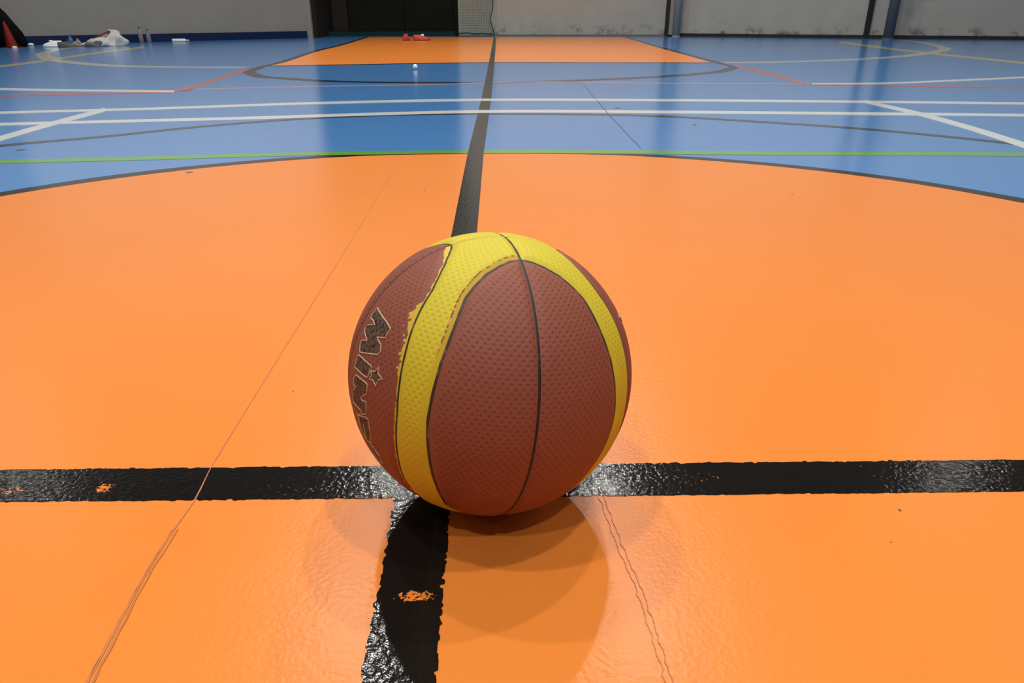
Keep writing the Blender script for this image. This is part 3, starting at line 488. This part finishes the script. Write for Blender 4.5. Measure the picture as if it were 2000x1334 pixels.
# long line towards the end wall
K = LONG
far = [p for p in K if p[1] > 0.05]
wid = [0.0255] * len(far)
fa = [(x - 0.0255, y) for x, y in far]; fb = [(x + 0.0255, y) for x, y in far]
na = resample(ragged((K[0][0] - 0.0255, K[0][1] - 0.05), (fa[0][0], 0.03), 0.0046, 0.0016, 0.10), 240)
nb = resample(ragged((K[0][0] + 0.0255, K[0][1] - 0.05), (fb[0][0], 0.03), 0.0046, 0.0012, 0.12), 240)
dn = (Vector(na[0]) - Vector(na[-1])).normalized()
na = [(na[0][0] + dn.x * 6, na[0][1] + dn.y * 6)] + na; nb = [(nb[0][0] + dn.x * 6, nb[0][1] + dn.y * 6)] + nb
o = strip('court_line', na + fa, nb + fb, -0.01, 0.0009, M['black'], floor)
o['label'] = 'wide black line running under the ball to the end wall'

def thin_line(P, width, zt, mat, jitter=0.0, name='floor_joint', n=70, off=0.0):
    Q = resample(P, n); a, b = [], []
    for i, (x, y) in enumerate(Q):
        x2, y2 = Q[min(i + 1, n - 1)]; x1, y1 = Q[max(i - 1, 0)]
        t = Vector((x2 - x1, y2 - y1)).normalized(); nr = Vector((-t.y, t.x))
        j = random.uniform(-jitter, jitter) + off
        wv = width * random.uniform(0.5, 1.2)
        a.append((x + nr.x * (j + wv / 2), y + nr.y * (j + wv / 2))); b.append((x + nr.x * (j - wv / 2), y + nr.y * (j - wv / 2)))
    return strip(name, a, b, -0.01, zt, mat, floor)
thin_line(JL, 0.0011, 0.00102, M['joint'], 0.0002, n=300)
near_part = [p for p in JL if p[1] < -0.03]
thin_line(near_part, 0.0020, 0.00098, M['joint_dark'], 0.0007, n=260, off=0.0028)
thin_line(near_part, 0.0014, 0.00096, M['joint_dark'], 0.0005, n=260, off=-0.0012)
def wavy(P, off):
    Q = resample(P, 40)
    return [(x + off + 0.0018 * math.sin(i * 1.9 + off * 900) * math.sin(i * 0.47 + off * 300) * 0.7, y) for i, (x, y) in enumerate(Q)]
for off in (0.0, 0.0045):
    thin_line(wavy(JR, off), 0.0008, 0.00098 + off * 0.002, M['joint_dark'], 0.0004, n=120)
thin_line(JF, 0.004, 0.0012, M['blue_joint'], 0.002, n=24)

def blob(name, x, y, rx, ry, mat, zt=0.0009):
    k = 11
    pts = [(x + rx * math.cos(i * 2 * math.pi / k) * random.uniform(.6, 1.1), y + ry * math.sin(i * 2 * math.pi / k) * random.uniform(.6, 1.1)) for i in range(k)]
    return prism(name, pts, -0.01, zt, mat, floor)
blob('floor_blotch', -1.76, 3.90, 0.028, 0.10, M['blotch'], 0.0014)
for q in SCUFFS:
    blob('scuff_mark', q[0], q[1], q[2], q[3], M['scuff'], 0.00075)

# ------------------------------------------------------------------ the basketball
RB = 0.121
BX, BY = BALL_XY
AX = [Vector(v) for v in BALL_AXES]                      # right, front, pole
LAT = [-90, -68.3, -67.6, -66.5, -63.5, -58.5, -52.5, -46.5, -38, -30, -22, -10, 0, 10, 22, 30, 38, 46.5, 52.5, 58.5, 63.5, 66.5, 67.6, 68.3, 90]
HW = [0, 0, 7, 12.5, 20.3, 28.0, 32.4, 35.0, 35.3, 36.0, 37.0, 38.0, 38.6, 38.0, 37.0, 36.0, 35.3, 35.0, 32.4, 28.0, 20.3, 12.5, 7, 0, 0]
def lobe_hw(lat): return float(np.interp(lat, LAT, HW))
def sph(lon, lat, r):
    lo, la = math.radians(lon), math.radians(lat)
    return (AX[0] * (math.sin(lo) * math.cos(la)) + AX[1] * (math.cos(lo) * math.cos(la)) + AX[2] * math.sin(la)) * r
ball = empty('basketball', (BX, BY, RB + 0.0009))
tag(ball, 'worn basketball with brown panels and yellow bands on the black line crossing', 'basketball')
SEAMS = []                                               # (kind, centre lon, list of (lon, lat))
for k in range(4):
    lon0 = 90.0 * k
    lats = np.concatenate([np.linspace(-68.3, -60, 30), np.linspace(-60, 60, 120)[1:-1], np.linspace(60, 68.3, 30)])
    right = [(lon0 + lobe_hw(l), l) for l in lats]
    left = [(lon0 - lobe_hw(l), l) for l in lats[::-1]]
    SEAMS.append(('lobe', k, right + left[1:-1]))
for k in range(2):
    lon0 = 90.0 * k
    SEAMS.append(('great', k, [(lon0, l) for l in np.linspace(-90, 90, 180)] + [(lon0 + 180, l) for l in np.linspace(90, -90, 180)[1:-1]]))
allp = []
for s in SEAMS:
    q = [sph(lo, la, 1.0) for lo, la in s[2]]
    for i in range(len(q)):
        a, b = q[i], q[(i + 1) % len(q)]
        m_ = max(1, int((b - a).length / 0.004))
        allp += [(a.lerp(b, t / m_).normalized(), s[0]) for t in range(m_)]
kd = KDTree(len(allp)); kl = KDTree(len(allp))
for i, (p_, _) in enumerate(allp): kd.insert(p_, i)
kd.balance()
GROOVE, GW = 0.0018, 0.0036
def radius(p_):
    d = kd.find(p_)[2] * RB
    return RB - GROOVE * math.exp(-(d / GW) ** 2)

def panel(name, cols, mat, lon_c):
    """cols: list over latitude rows of (lat, lonA, lonB); UV in metres around the lobe's own centre line"""
    nu = len(cols[0][1]); V, F, UV = [], [], []
    for lat, lons in cols:
        for lo in lons:
            d = sph(lo, lat, 1.0)
            V.append(d * radius(d))
            UV.append((math.radians(lo - lon_c) * math.cos(math.radians(lat)) * RB, math.radians(lat) * RB))
    for i in range(len(cols) - 1):
        for j in range(nu - 1):
            a = i * nu + j
            F.append([a, a + 1, a + nu + 1, a + nu])
    me = bpy.data.meshes.new(name)
    me.from_pydata([tuple(v) for v in V], [], F)
    uv = me.uv_layers.new(name='UVMap')
    li = np.zeros(len(me.loops), dtype=np.int32); me.loops.foreach_get('vertex_index', li)
    uv.data.foreach_set('uv', np.array(UV, dtype=np.float32)[li].ravel())
    # worn fringe: distance (m) to the lobe outline
    at_ = me.attributes.new('edge', 'FLOAT', 'POINT')
    E = np.zeros(len(V), dtype=np.float32)
    for i, (lat, lons) in enumerate(cols):
        for j, lo in enumerate(lons):
            E[i * nu + j] = klobe.find(sph(lo, lat, 1.0))[2] * RB
    at_.data.foreach_set('value', E)
    o = link(name, me, mat, ball, True)
    if o.data.polygons[0].normal.dot(o.data.polygons[0].center) < 0: me.flip_normals()
    return o
lobep = [p_ for p_, t in allp if t == 'lobe']
klobe = KDTree(len(lobep))
for i, p_ in enumerate(lobep): klobe.insert(p_, i)
klobe.balance()

def ball_mat(name, base, dark, fringe=None, stitched=None):
    m, nt, b = new_mat(name)
    tc = nt.nodes.new('ShaderNodeUVMap'); tc.uv_map = 'UVMap'
    P = position(nt)
    sep = nt.nodes.new('ShaderNodeSeparateXYZ'); nt.links.new(tc.outputs['UV'], sep.inputs[0])
    uu = math_node(nt, 'COSINE', math_node(nt, 'MULTIPLY', sep.outputs['X'], 2 * math.pi / 0.0060))
    vv = math_node(nt, 'COSINE', math_node(nt, 'MULTIPLY', sep.outputs['Y'], 2 * math.pi / 0.0068))
    peb = math_node(nt, 'MULTIPLY', uu, vv)                # staggered pebble rows
    peb = math_node(nt, 'SUBTRACT', 1.0, ramp(nt, peb, 0.08, 0.85))
    ed = nt.nodes.new('ShaderNodeAttribute'); ed.attribute_name = 'edge'
    # leather lies smooth beside the channels
    flat = ramp(nt, ed.outputs['Fac'], 0.0035, 0.0075)
    c = mixcol(nt, noise(nt, P, 25.0, 4.0, 0.6), base, tuple(x * 0.86 for x in base))
    pit = math_node(nt, 'MULTIPLY', math_node(nt, 'SUBTRACT', 1.0, peb), math_node(nt, 'MULTIPLY', flat, 0.48))
    c = mixcol(nt, pit, c, dark)
    if fringe:
        n1 = noise(nt, P, 260.0, 3.0, 0.65); n2 = noise(nt, P, 60.0, 2.0, 0.5)
        win = math_node(nt, 'SUBTRACT', 1.0, ramp(nt, math_node(nt, 'ABSOLUTE', math_node(nt, 'SUBTRACT', sep.outputs['Y'], 0.058)), 0.012, 0.034))
        top = ramp(nt, sep.outputs['Y'], 0.124, 0.136)
        reach = math_node(nt, 'ADD', math_node(nt, 'MULTIPLY', math_node(nt, 'MULTIPLY', win, ramp(nt, n2, 0.30, 0.62)), 0.0045), 0.0040)
        reach = math_node(nt, 'ADD', reach, math_node(nt, 'MULTIPLY', top, 0.003))
        reach = math_node(nt, 'ADD', reach, math_node(nt, 'MULTIPLY', math_node(nt, 'SUBTRACT', 1.0, peb), math_node(nt, 'MULTIPLY', win, 0.0028)))
        near = math_node(nt, 'LESS_THAN', math_node(nt, 'ADD', ed.outputs['Fac'], math_node(nt, 'MULTIPLY', n1, 0.0045)), reach)
        c = mixcol(nt, near, c, fringe)
    if stitched:                                           # worn brown stitch-like row beside the channel, on one side only
        side = math_node(nt, 'GREATER_THAN', sep.outputs['X'], 0.004)
        hi = math_node(nt, 'MULTIPLY', ramp(nt, sep.outputs['Y'], 0.045, 0.062), side)
        e = math_node(nt, 'ADD', ed.outputs['Fac'], math_node(nt, 'MULTIPLY', math_node(nt, 'SUBTRACT', noise(nt, P, 120.0, 3.0, 0.6), 0.5), 0.0030))
        row = math_node(nt, 'SUBTRACT', 1.0, ramp(nt, math_node(nt, 'ABSOLUTE', math_node(nt, 'SUBTRACT', e, 0.0046)), 0.0003, 0.0009))
        dash = math_node(nt, 'GREATER_THAN', noise(nt, P, 300.0, 1.0, 0.5), 0.47)
        inner = math_node(nt, 'MULTIPLY', math_node(nt, 'LESS_THAN', e, 0.0046), 0.55)
        c = mixcol(nt, math_node(nt, 'MULTIPLY', hi, inner), c, (0.55, 0.27, 0.03))
        c = mixcol(nt, math_node(nt, 'MULTIPLY', hi, math_node(nt, 'MULTIPLY', row, dash)), c, (0.24, 0.075, 0.03))
    nt.links.new(c, b.inputs['Base Color'])
    b.inputs['Roughness'].default_value = 0.62
    b.inputs['Specular IOR Level'].default_value = 0.35
    h = math_node(nt, 'MULTIPLY', peb, math_node(nt, 'MULTIPLY', flat, 1.0))
    h = math_node(nt, 'ADD', h, math_node(nt, 'MULTIPLY', noise(nt, P, 900.0, 2.0, 0.5), 0.25))
    bump(nt, b, h, 0.55, 0.00045)
    return m
BROWN, BROWN_D = (0.265, 0.074, 0.044), (0.14, 0.030, 0.016)
YEL, YEL_D = (0.64, 0.52, 0.026), (0.53, 0.40, 0.014)
MB = ball_mat('brown rubber panel', BROWN, BROWN_D)
MBF = ball_mat('brown rubber panel with yellow bleed', BROWN, BROWN_D, fringe=(0.62, 0.42, 0.03))
MY = ball_mat('yellow rubber panel', YEL, YEL_D)
MYF = ball_mat('yellow rubber panel with worn edge', YEL, YEL_D, stitched=True)

rows = np.concatenate([np.linspace(-68.3, -58, 34), np.linspace(-58, 58, 190)[1:-1], np.linspace(58, 68.3, 34)])
u = np.linspace(0, 1, 44); u = 0.5 - 0.5 * np.cos(np.pi * u)          # finer beside the channels
for k in range(4):
    lon0 = 90.0 * k
    for s in (1, -1):
        cols = [(l, lon0 + s * u * lobe_hw(l)) for l in rows]
        mt = MBF if (k == 3 and s == 1) else MB
        o = panel('brown_panel', cols, mt, lon0)
rows2 = np.concatenate([np.linspace(-89.9, -69, 40), np.linspace(-69, -58, 36)[1:-1], np.linspace(-58, 58, 190), np.linspace(58, 69, 36)[1:-1], np.linspace(69, 89.9, 40)])
for k in range(4):
    lon0 = 90.0 * k
    cols = [(l, lon0 + lobe_hw(l) + u * (90.0 - 2 * lobe_hw(l))) for l in rows2]
    o = panel('yellow_panel', cols, MYF if k == 3 else MY, lon0 + 45.0)

def seam_mat(name, col, under, thr, soft=0.05):
    m, nt, b = new_mat(name)
    P = position(nt)
    f = ramp(nt, noise(nt, P, 55.0, 4.0, 0.7), thr - soft, thr + soft)
    nt.links.new(mixcol(nt, f, col, under), b.inputs['Base Color'])
    b.inputs['Roughness'].default_value = 0.6
    return m
MS = seam_mat('black channel rubber', (0.009, 0.007, 0.006), (0.05, 0.03, 0.022), 0.62)
MSW = seam_mat('worn black channel rubber', (0.018, 0.014, 0.010), (0.13, 0.09, 0.03), 0.60)
MSB = seam_mat('worn grey brown channel', (0.03, 0.018, 0.014), (0.16, 0.055, 0.038), 0.56)
def seam(pts, mat, rad):
    q = [sph(lo, la, 1.0) for lo, la in pts]
    n_ = len(q)
    bm = bmesh.new(); rings = []
    for i, d in enumerate(q):
        t = (q[(i + 1) % n_] - q[i - 1]).normalized(); a = t.cross(d).normalized()
        c_ = d * (RB - GROOVE - 0.0004)
        rr = rad * (1.0 + 0.18 * math.sin(i * 0.7) * random.random())
        rings.append([bm.verts.new(c_ + a * (rr * x) + d * (0.00085 * y_)) for x, y_ in ((-1, -.6), (-.85, .45), (-.4, .9), (.4, .9), (.85, .45), (1, -.6))])
    for i in range(n_):
        A_, B_ = rings[i], rings[(i + 1) % n_]
        for j in range(6): bm.faces.new([A_[j], A_[(j + 1) % 6], B_[(j + 1) % 6], B_[j]])
    return from_bm('seam', bm, mat, ball, True)
for kind, k, pts in SEAMS:
    if kind == 'great' and k == 1: continue              # the crossing channel carries no black: see below
    seam(pts, {('great', 0): MS, ('lobe', 0): MSB, ('lobe', 3): MSW, ('lobe', 1): MS, ('lobe', 2): MS}[(kind, k)], {('great', 0): 0.0016, ('lobe', 0): 0.0019}.get((kind, k), 0.0013))

def arc_seam(pts, mat, rad):
    q = [sph(lo, la, RB - GROOVE - 0.0002) for lo, la in pts]
    return from_bm('seam', tube_bm(q, rad, 6), mat, ball, True)
MT = seam_mat('bare yellow channel', (0.36, 0.27, 0.035), (0.44, 0.34, 0.04), 0.5, 0.2)
MTB = seam_mat('bare brown channel', (0.085, 0.022, 0.012), (0.12, 0.035, 0.02), 0.5, 0.2)
for s_ in (1, -1):
    arc_seam([(90, l) for l in np.linspace(68.3, 90, 24)] + [(270, l) for l in np.linspace(90, 68.3, 24)[1:]] if s_ > 0 else
             [(90, l) for l in np.linspace(-68.3, -90, 24)] + [(270, l) for l in np.linspace(-90, -68.3, 24)[1:]], MT, 0.0009)
    arc_seam([(90 * s_, l) for l in np.linspace(-68.3, 68.3, 130)], MTB, 0.0011)

# lettering pressed on the brown panel
def letter_mat():
    m, nt, b = new_mat('worn dark brown print')
    P = position(nt)
    v = nt.nodes.new('ShaderNodeTexVoronoi'); v.inputs['Scale'].default_value = 330.0
    nt.links.new(P, v.inputs['Vector'])
    f = ramp(nt, v.outputs['Distance'], 0.30, 0.55)
    nt.links.new(mixcol(nt, f, (0.016, 0.009, 0.006), (0.105, 0.060, 0.034)), b.inputs['Base Color'])
    b.inputs['Roughness'].default_value = 0.7
    return m
ML = letter_mat()
MO = plain('pale worn outline print', (0.50, 0.34, 0.24), 0.7, 0.35, 400.0)
def letter(P, outline=True, mat=None, rad=0.00055):
    bm = bmesh.new()
    vs = [bm.verts.new((lo, la, 0)) for lo, la in P]
    fc = bm.faces.new(vs)
    bmesh.ops.triangulate(bm, faces=[fc])
    for _ in range(3):
        es = [e for e in bm.edges if e.calc_length() > 1.6]
        if es:
            bmesh.ops.subdivide_edges(bm, edges=es, cuts=1)
            bmesh.ops.triangulate(bm, faces=bm.faces[:])
    for v in bm.verts:
        d = sph(v.co.x, v.co.y, 1.0); v.co = d * (radius(d) + 0.00022)
    bm.normal_update()
    for f in bm.faces:
        if f.normal.dot(f.calc_center_median()) < 0: f.normal_flip()
    me = bpy.data.meshes.new('letter'); bm.to_mesh(me); bm.free()
    o = link('letter', me, mat or ML, ball)
    if outline:
        q = []
        for i in range(len(P)):
            a, b = Vector(P[i]), Vector(P[(i + 1) % len(P)])
            for t in range(3): q.append(tuple(a.lerp(b, t / 3)))
        q = [(lambda d: d * (radius(d) + 0.00015))(sph(lo, la, 1.0)) for lo, la in q]
        from_bm('letter_outline', tube_bm(q, rad, 5, closed=True), MO, o)
    return o
for P in (LET_M, LET_I, LET_STAR, LET_N, LET_S, LET_K): letter(P)
letter(LET_SM, True)
for P in (LET_S1, LET_S2):
    q = [(lambda d: d * (radius(d) + 0.0003))(sph(P[0][0] + (P[-1][0] - P[0][0]) * t, P[0][1] + (P[-1][1] - P[0][1]) * t, 1.0)) for t in np.linspace(0, 1, 8)]
    from_bm('letter_outline', tube_bm(q, 0.0005, 5), MO, ball)


# ------------------------------------------------------------------ things along the far wall
# green net hanging at the wall
net = empty('goal_net', (-0.72, 14.62, 0))
tag(net, 'green mesh net hanging against the end wall beside the dark doorway', 'net')
NW, NH = 0.70, 1.9
def net_edge(zz): return NW - 0.03 + 0.05 * max(0, (0.12 - zz) / 0.12) - 0.05 * math.exp(-((zz - 0.30) / 0.14) ** 2)
bm = bmesh.new()
for i in range(15):
    t = i / 14
    P_ = [(t * net_edge(zz), 0.012 * math.sin(i * 1.3 + zz * 9), zz) for zz in np.linspace(0.04, NH, 26)]
    tube_bm(P_, 0.0028, 4, bm)
zz = 0.05
while zz < NH:
    P_ = [(x * net_edge(zz), 0.012 * math.sin(x * 18 + zz * 9), zz + 0.004 * math.sin(x * 30)) for x in np.linspace(0, 1, 16)]
    tube_bm(P_, 0.0028, 4, bm); zz += 0.047
nt_ = from_bm('netting', bm, M['net'], net); nt_['kind'] = 'stuff'
from_bm('edge_rope', tube_bm([(net_edge(zz), -0.01, zz) for zz in np.linspace(0.05, NH, 40)], 0.011, 6), M['net_dark'], net, True)
from_bm('hem_rope', tube_bm([(x * 0.70, -0.01 + 0.01 * math.sin(x * 9), 0.055 + 0.012 * math.sin(x * 7) ** 2 - 0.02 * x) for x in np.linspace(0, 1, 20)], 0.014, 6), M['net_dark'], net, True)
bm = tube_bm([(x * 0.70, -0.03 + 0.01 * math.sin(x * 14), 0.016) for x in np.linspace(0, 1, 20)], 0.015, 6)
from_bm('slack_fold', bm, M['net'], net, True)

# black bag in the corner
bag = empty('black_bag', (-6.93, 10.02, 0), 0.0)
tag(bag, 'big black bag slumped in the corner behind the red cone', 'bag')
bm = bmesh.new()
bmesh.ops.create_grid(bm, x_segments=1, y_segments=1, size=0.01)
bm.free()
prof = [(-0.55, 0.78), (-0.2, 0.78), (0.12, 0.70), (0.42, 0.60), (0.56, 0.44), (0.66, 0.26), (0.72, 0.10), (0.72, 0.0)]
def bag_body():
    bm = bmesh.new(); rings = []
    hs = [(0.0, 0.57, 0.20), (0.08, 0.59, 0.23), (0.18, 0.57, 0.24), (0.30, 0.50, 0.24), (0.42, 0.41, 0.22), (0.54, 0.30, 0.19), (0.62, 0.20, 0.12), (0.66, 0.08, 0.05)]
    for zz, rx, ry in hs:
        ring = []
        for k in range(28):
            a = k * 2 * math.pi / 28; ca, sa = math.cos(a), math.sin(a)
            e = 0.75
            x = math.copysign(abs(ca) ** e, ca) * rx; y = math.copysign(abs(sa) ** e, sa) * ry
            j = 1 + 0.03 * math.sin(a * 5 + zz * 11)
            ring.append(bm.verts.new((x * j - zz * 0.03, y * j, zz)))
        rings.append(ring)
    for A_, B_ in zip(rings, rings[1:]):
        for k in range(28): bm.faces.new([A_[k], A_[(k + 1) % 28], B_[(k + 1) % 28], B_[k]])
    bm.faces.new(rings[0][::-1]); bm.faces.new(rings[-1])
    return bm
from_bm('bag_body', bag_body(), M['bag'], bag, True)
from_bm('bag_handle', tube_bm([(-0.20, -0.10, 0.56), (-0.16, -0.13, 0.68), (-0.05, -0.14, 0.72), (0.06, -0.13, 0.67), (0.10, -0.10, 0.56)], 0.016, 6), M['bag'], bag, True)

# red cone
cone = empty('training_cone', (-6.33, 9.73, 0), 0.0)
tag(cone, 'slim red plastic training cone before the black bag', 'cone')
bm = lathe_bm([(0.066, 0.012), (0.066, 0.02), (0.050, 0.12), (0.030, 0.24), (0.012, 0.315), (0.005, 0.32)], 24)
for v in bm.verts: v.co.x -= v.co.z * 0.10
from_bm('cone_body', bm, M['cone'], cone, True)
from_bm('cone_base', box_bm((-0.075, -0.075, 0.0), (0.075, 0.075, 0.014), 0.004), M['cone'], cone)

def shoe(name, loc, rz, L, upper, sole, label, cat, group=None, tongue=None, scale_h=1.0):
    """low sports shoe: sole, upper with an opening, tongue"""
    t = empty(name, loc, rz)
    n_, k_ = 14, 12
    def outline(x):                                       # half width along the length, 0 heel .. 1 toe
        return 0.5 * L * (0.27 + 0.10 * math.sin(math.pi * x) + 0.05 * math.sin(2 * math.pi * (x - 0.35))) * (1 - abs(2 * x - 1) ** 5) ** 0.5 + 0.002
    bm = bmesh.new(); rings = []
    for i in range(n_ + 1):
        x = i / n_
        wv = outline(x); hh = 0.026 * scale_h
        rings.append([bm.verts.new(((x - 0.5) * L, yy * wv, zz)) for yy, zz in ((-1, 0), (-1.04, hh * .6), (-0.98, hh), (0.98, hh), (1.04, hh * .6), (1, 0))])
    for A_, B_ in zip(rings, rings[1:]):
        for k in range(6): bm.faces.new([A_[k], A_[(k + 1) % 6], B_[(k + 1) % 6], B_[k]])
    bm.faces.new(rings[0][::-1]); bm.faces.new(rings[-1])
    from_bm('sole', bm, sole, t, True)
    bm = bmesh.new(); rings = []
    for i in range(n_ + 1):
        x = i / n_
        wv = outline(x) * 0.95
        top = (0.095 if x < 0.38 else 0.095 - (x - 0.38) / 0.62 * 0.055) * scale_h
        top *= (1 - max(0, x - 0.85) * 2.5) * (1 - max(0, 0.06 - x) * 3)
        ring = []
        for k in range(k_):
            a = math.pi * k / (k_ - 1)
            ring.append(bm.verts.new(((x - 0.5) * L, math.cos(a) * wv * (1 - 0.35 * math.sin(a) ** 2), 0.024 * scale_h + (top - 0.024 * scale_h) * math.sin(a) ** 0.7)))
        rings.append(ring)
    for i, (A_, B_) in enumerate(zip(rings, rings[1:])):
        for k in range(k_ - 1):
            if 1 <= i <= 4 and 4 <= k <= 6: continue      # the foot opening
            bm.faces.new([A_[k], A_[k + 1], B_[k + 1], B_[k]])
    bm.faces.new(rings[0]); bm.faces.new(rings[-1][::-1])
    from_bm('upper', bm, upper, t, True)
    bm = box_bm((-0.04 * L, -0.10 * L, 0.07 * scale_h), (0.12 * L, 0.10 * L, 0.10 * scale_h), 0.006)
    from_bm('tongue', bm, tongue or upper, t, True)
    return tag(t, label, cat, group)
shoe('sports_shoe', (-1.46, 12.25, 0), 1.35, 0.24, M['red_shoe'], M['red_sole'], 'all-red sports shoe of the pair on the orange key, seen end-on', 'shoe', 'red shoes on the orange floor', scale_h=1.05)
shoe('sports_shoe', (-1.20, 12.22, 0), 0.12, 0.28, M['red_shoe'], M['red_sole'], 'red sports shoe with a pale tongue on the orange key, seen side-on', 'shoe', 'red shoes on the orange floor', M['white_plastic'])
shoe('sports_shoe', (-5.97, 10.02, 0), 3.5, 0.24, M['white_plastic'], M['white_plastic'], 'bright white sports shoe lying beside the white towel heap', 'shoe', scale_h=0.85)
shoe('sports_shoe', (-5.70, 9.90, 0), 0.3, 0.24, M['grey_cloth'], M['grey_cloth'], 'dark grey sports shoe next to the white towel heap', 'shoe', scale_h=0.75)

# white towel heap with a dark red strap
towel = empty('towel_heap', (-5.42, 10.28, 0), 0.4)
tag(towel, 'crumpled white towel heap with a dark red stripe on top by the wall', 'towel')
def heap(rx, ry, h, seed):
    rnd = random.Random(seed); bm = bmesh.new(); rings = []
    ph = [rnd.uniform(0, 6.28) for _ in range(6)]
    nr, ns = 14, 40
    for i in range(nr):
        t = i / (nr - 1); ring = []
        for k in range(ns):
            a = k * 2 * math.pi / ns
            j = 1 + 0.10 * math.sin(3 * a + ph[0]) + 0.07 * math.sin(7 * a + ph[1] + t * 3) + 0.04 * math.sin(13 * a + ph[2])
            rr = math.cos(t * math.pi / 2) ** 0.75 + 0.02
            zz = h * math.sin(t * math.pi / 2) ** 1.1 * (1 + 0.10 * math.sin(5 * a + ph[3] + 4 * t))
            fold = 1 + 0.13 * math.sin(9 * a + ph[4] - 5 * t) * (1 - t) + 0.10 * math.sin(4 * a - ph[5] + 9 * t)
            ring.append(bm.verts.new((rx * rr * j * fold * math.cos(a) + 0.35 * rx * t, ry * rr * j * fold * math.sin(a), max(0, zz * (0.82 + 0.22 * math.cos(a - 0.3))))))
        rings.append(ring)
    for A_, B_ in zip(rings, rings[1:]):
        for k in range(ns): bm.faces.new([A_[k], A_[(k + 1) % ns], B_[(k + 1) % ns], B_[k]])
    bm.faces.new(rings[0][::-1]); bm.faces.new(rings[-1])
    return bm
from_bm('towel_cloth', heap(0.25, 0.17, 0.185, 3), M['white_cloth'], towel, True)
from_bm('towel_fold', heap(0.13, 0.12, 0.10, 5), M['grey_cloth'], towel, True).location = (-0.12, -0.09, 0)
from_bm('red_stripe', box_bm((-0.12, -0.03, -0.012), (0.12, 0.03, 0.012), 0.005), M['dark_red'], towel).matrix_local = Matrix.Translation((0.01, -0.05, 0.142)) @ Matrix.Rotation(-0.42, 4, 'Y')
pk = from_bm('cloth_bundle', heap(0.06, 0.05, 0.09, 8), M['pink_cloth'], None, True)
pk.location = (-5.78, 10.25, 0); tag(pk, 'small pinkish cloth bundle beside the white towel heap', 'cloth')

# bottles
def bottle(x, y, label, hs):
    t = empty('water_bottle', (x, y, 0))
    from_bm('bottle_body', lathe_bm([(0.028, 0.0), (0.033, 0.006), (0.033, 0.06 * hs), (0.031, 0.065 * hs), (0.033, 0.07 * hs), (0.033, 0.135 * hs), (0.028, 0.16 * hs), (0.014, 0.19 * hs), (0.0125, 0.205 * hs)], 20), M['pet'], t, True)
    from_bm('bottle_label', lathe_bm([(0.0335, 0.035 * hs), (0.0338, 0.04 * hs), (0.0338, 0.085 * hs), (0.0335, 0.09 * hs)], 20), M['label_red'], t, True)
    from_bm('bottle_cap', lathe_bm([(0.0145, 0.203 * hs), (0.0145, 0.221 * hs), (0.013, 0.224 * hs)], 16), M['cap_blue'], t, True)
    return tag(t, label, 'bottle', 'water bottles by the navy skirting')
bottle(-5.47, 11.56, 'taller clear water bottle by the navy skirting', 1.0)
bottle(-5.37, 11.60, 'shorter clear water bottle by the navy skirting', 0.86)
bl_ = from_bm('drink_flask', lathe_bm([(0.034, 0), (0.036, 0.01), (0.036, 0.075), (0.028, 0.095), (0.016, 0.10), (0.016, 0.12), (0.012, 0.123)], 20), M['blue_plastic'], None, True)
bl_.location = (-5.90, 10.36, 0); tag(bl_, 'small blue drink flask standing behind the grey shoe', 'flask')
# white slipper-like packet
sl = empty('white_packet', (-5.02, 11.90, 0), 0.25)
tag(sl, 'small white paper packet lying by the navy skirting', 'packet')
from_bm('packet_body', box_bm((-0.11, -0.05, 0), (0.09, 0.05, 0.045), 0.014), M['white_plastic'], sl, True)
from_bm('packet_flap', box_bm((0.07, -0.045, 0.004), (0.14, 0.045, 0.03), 0.010), M['white_cloth'], sl, True)
for x, y, s, lab in ((-6.24, 9.62, 0.035, 'scrap of white paper on the floor at the foot of the red cone'), (-6.50, 10.42, 0.045, 'scrap of white paper between the black bag and white shoe')):
    rnd = random.Random(int(s * 1000)); bm = bmesh.new()
    bmesh.ops.create_icosphere(bm, subdivisions=2, radius=s)
    for v in bm.verts:
        v.co *= rnd.uniform(0.75, 1.05); v.co.z = max(-0.3 * s, v.co.z * 0.5) + 0.3 * s
    o = from_bm('paper_scrap', bm, M['white_plastic']); o.location = (x, y, 0)
    tag(o, lab, 'paper', 'scraps of paper by the cone')
# small white sphere in place of a pale spot on the blue floor
bm = bmesh.new(); bmesh.ops.create_uvsphere(bm, u_segments=24, v_segments=14, radius=0.02)
tb = from_bm('pale_spot_ball', bm, M['white_plastic'], None, True); tb.location = (-0.600, 5.55, 0.02)
tag(tb, 'tiny pale white sphere marking a pale spot on the blue floor before the orange key', 'ball')
from_bm('pale_spot_ring', tube_bm([(0.0199 * math.cos(a), 0.0199 * math.sin(a), 0) for a in np.linspace(0, 2 * math.pi, 24)[:-1]], 0.0004, 4, closed=True), M['white_cloth'], tb)
bpy.context.view_layer.update()
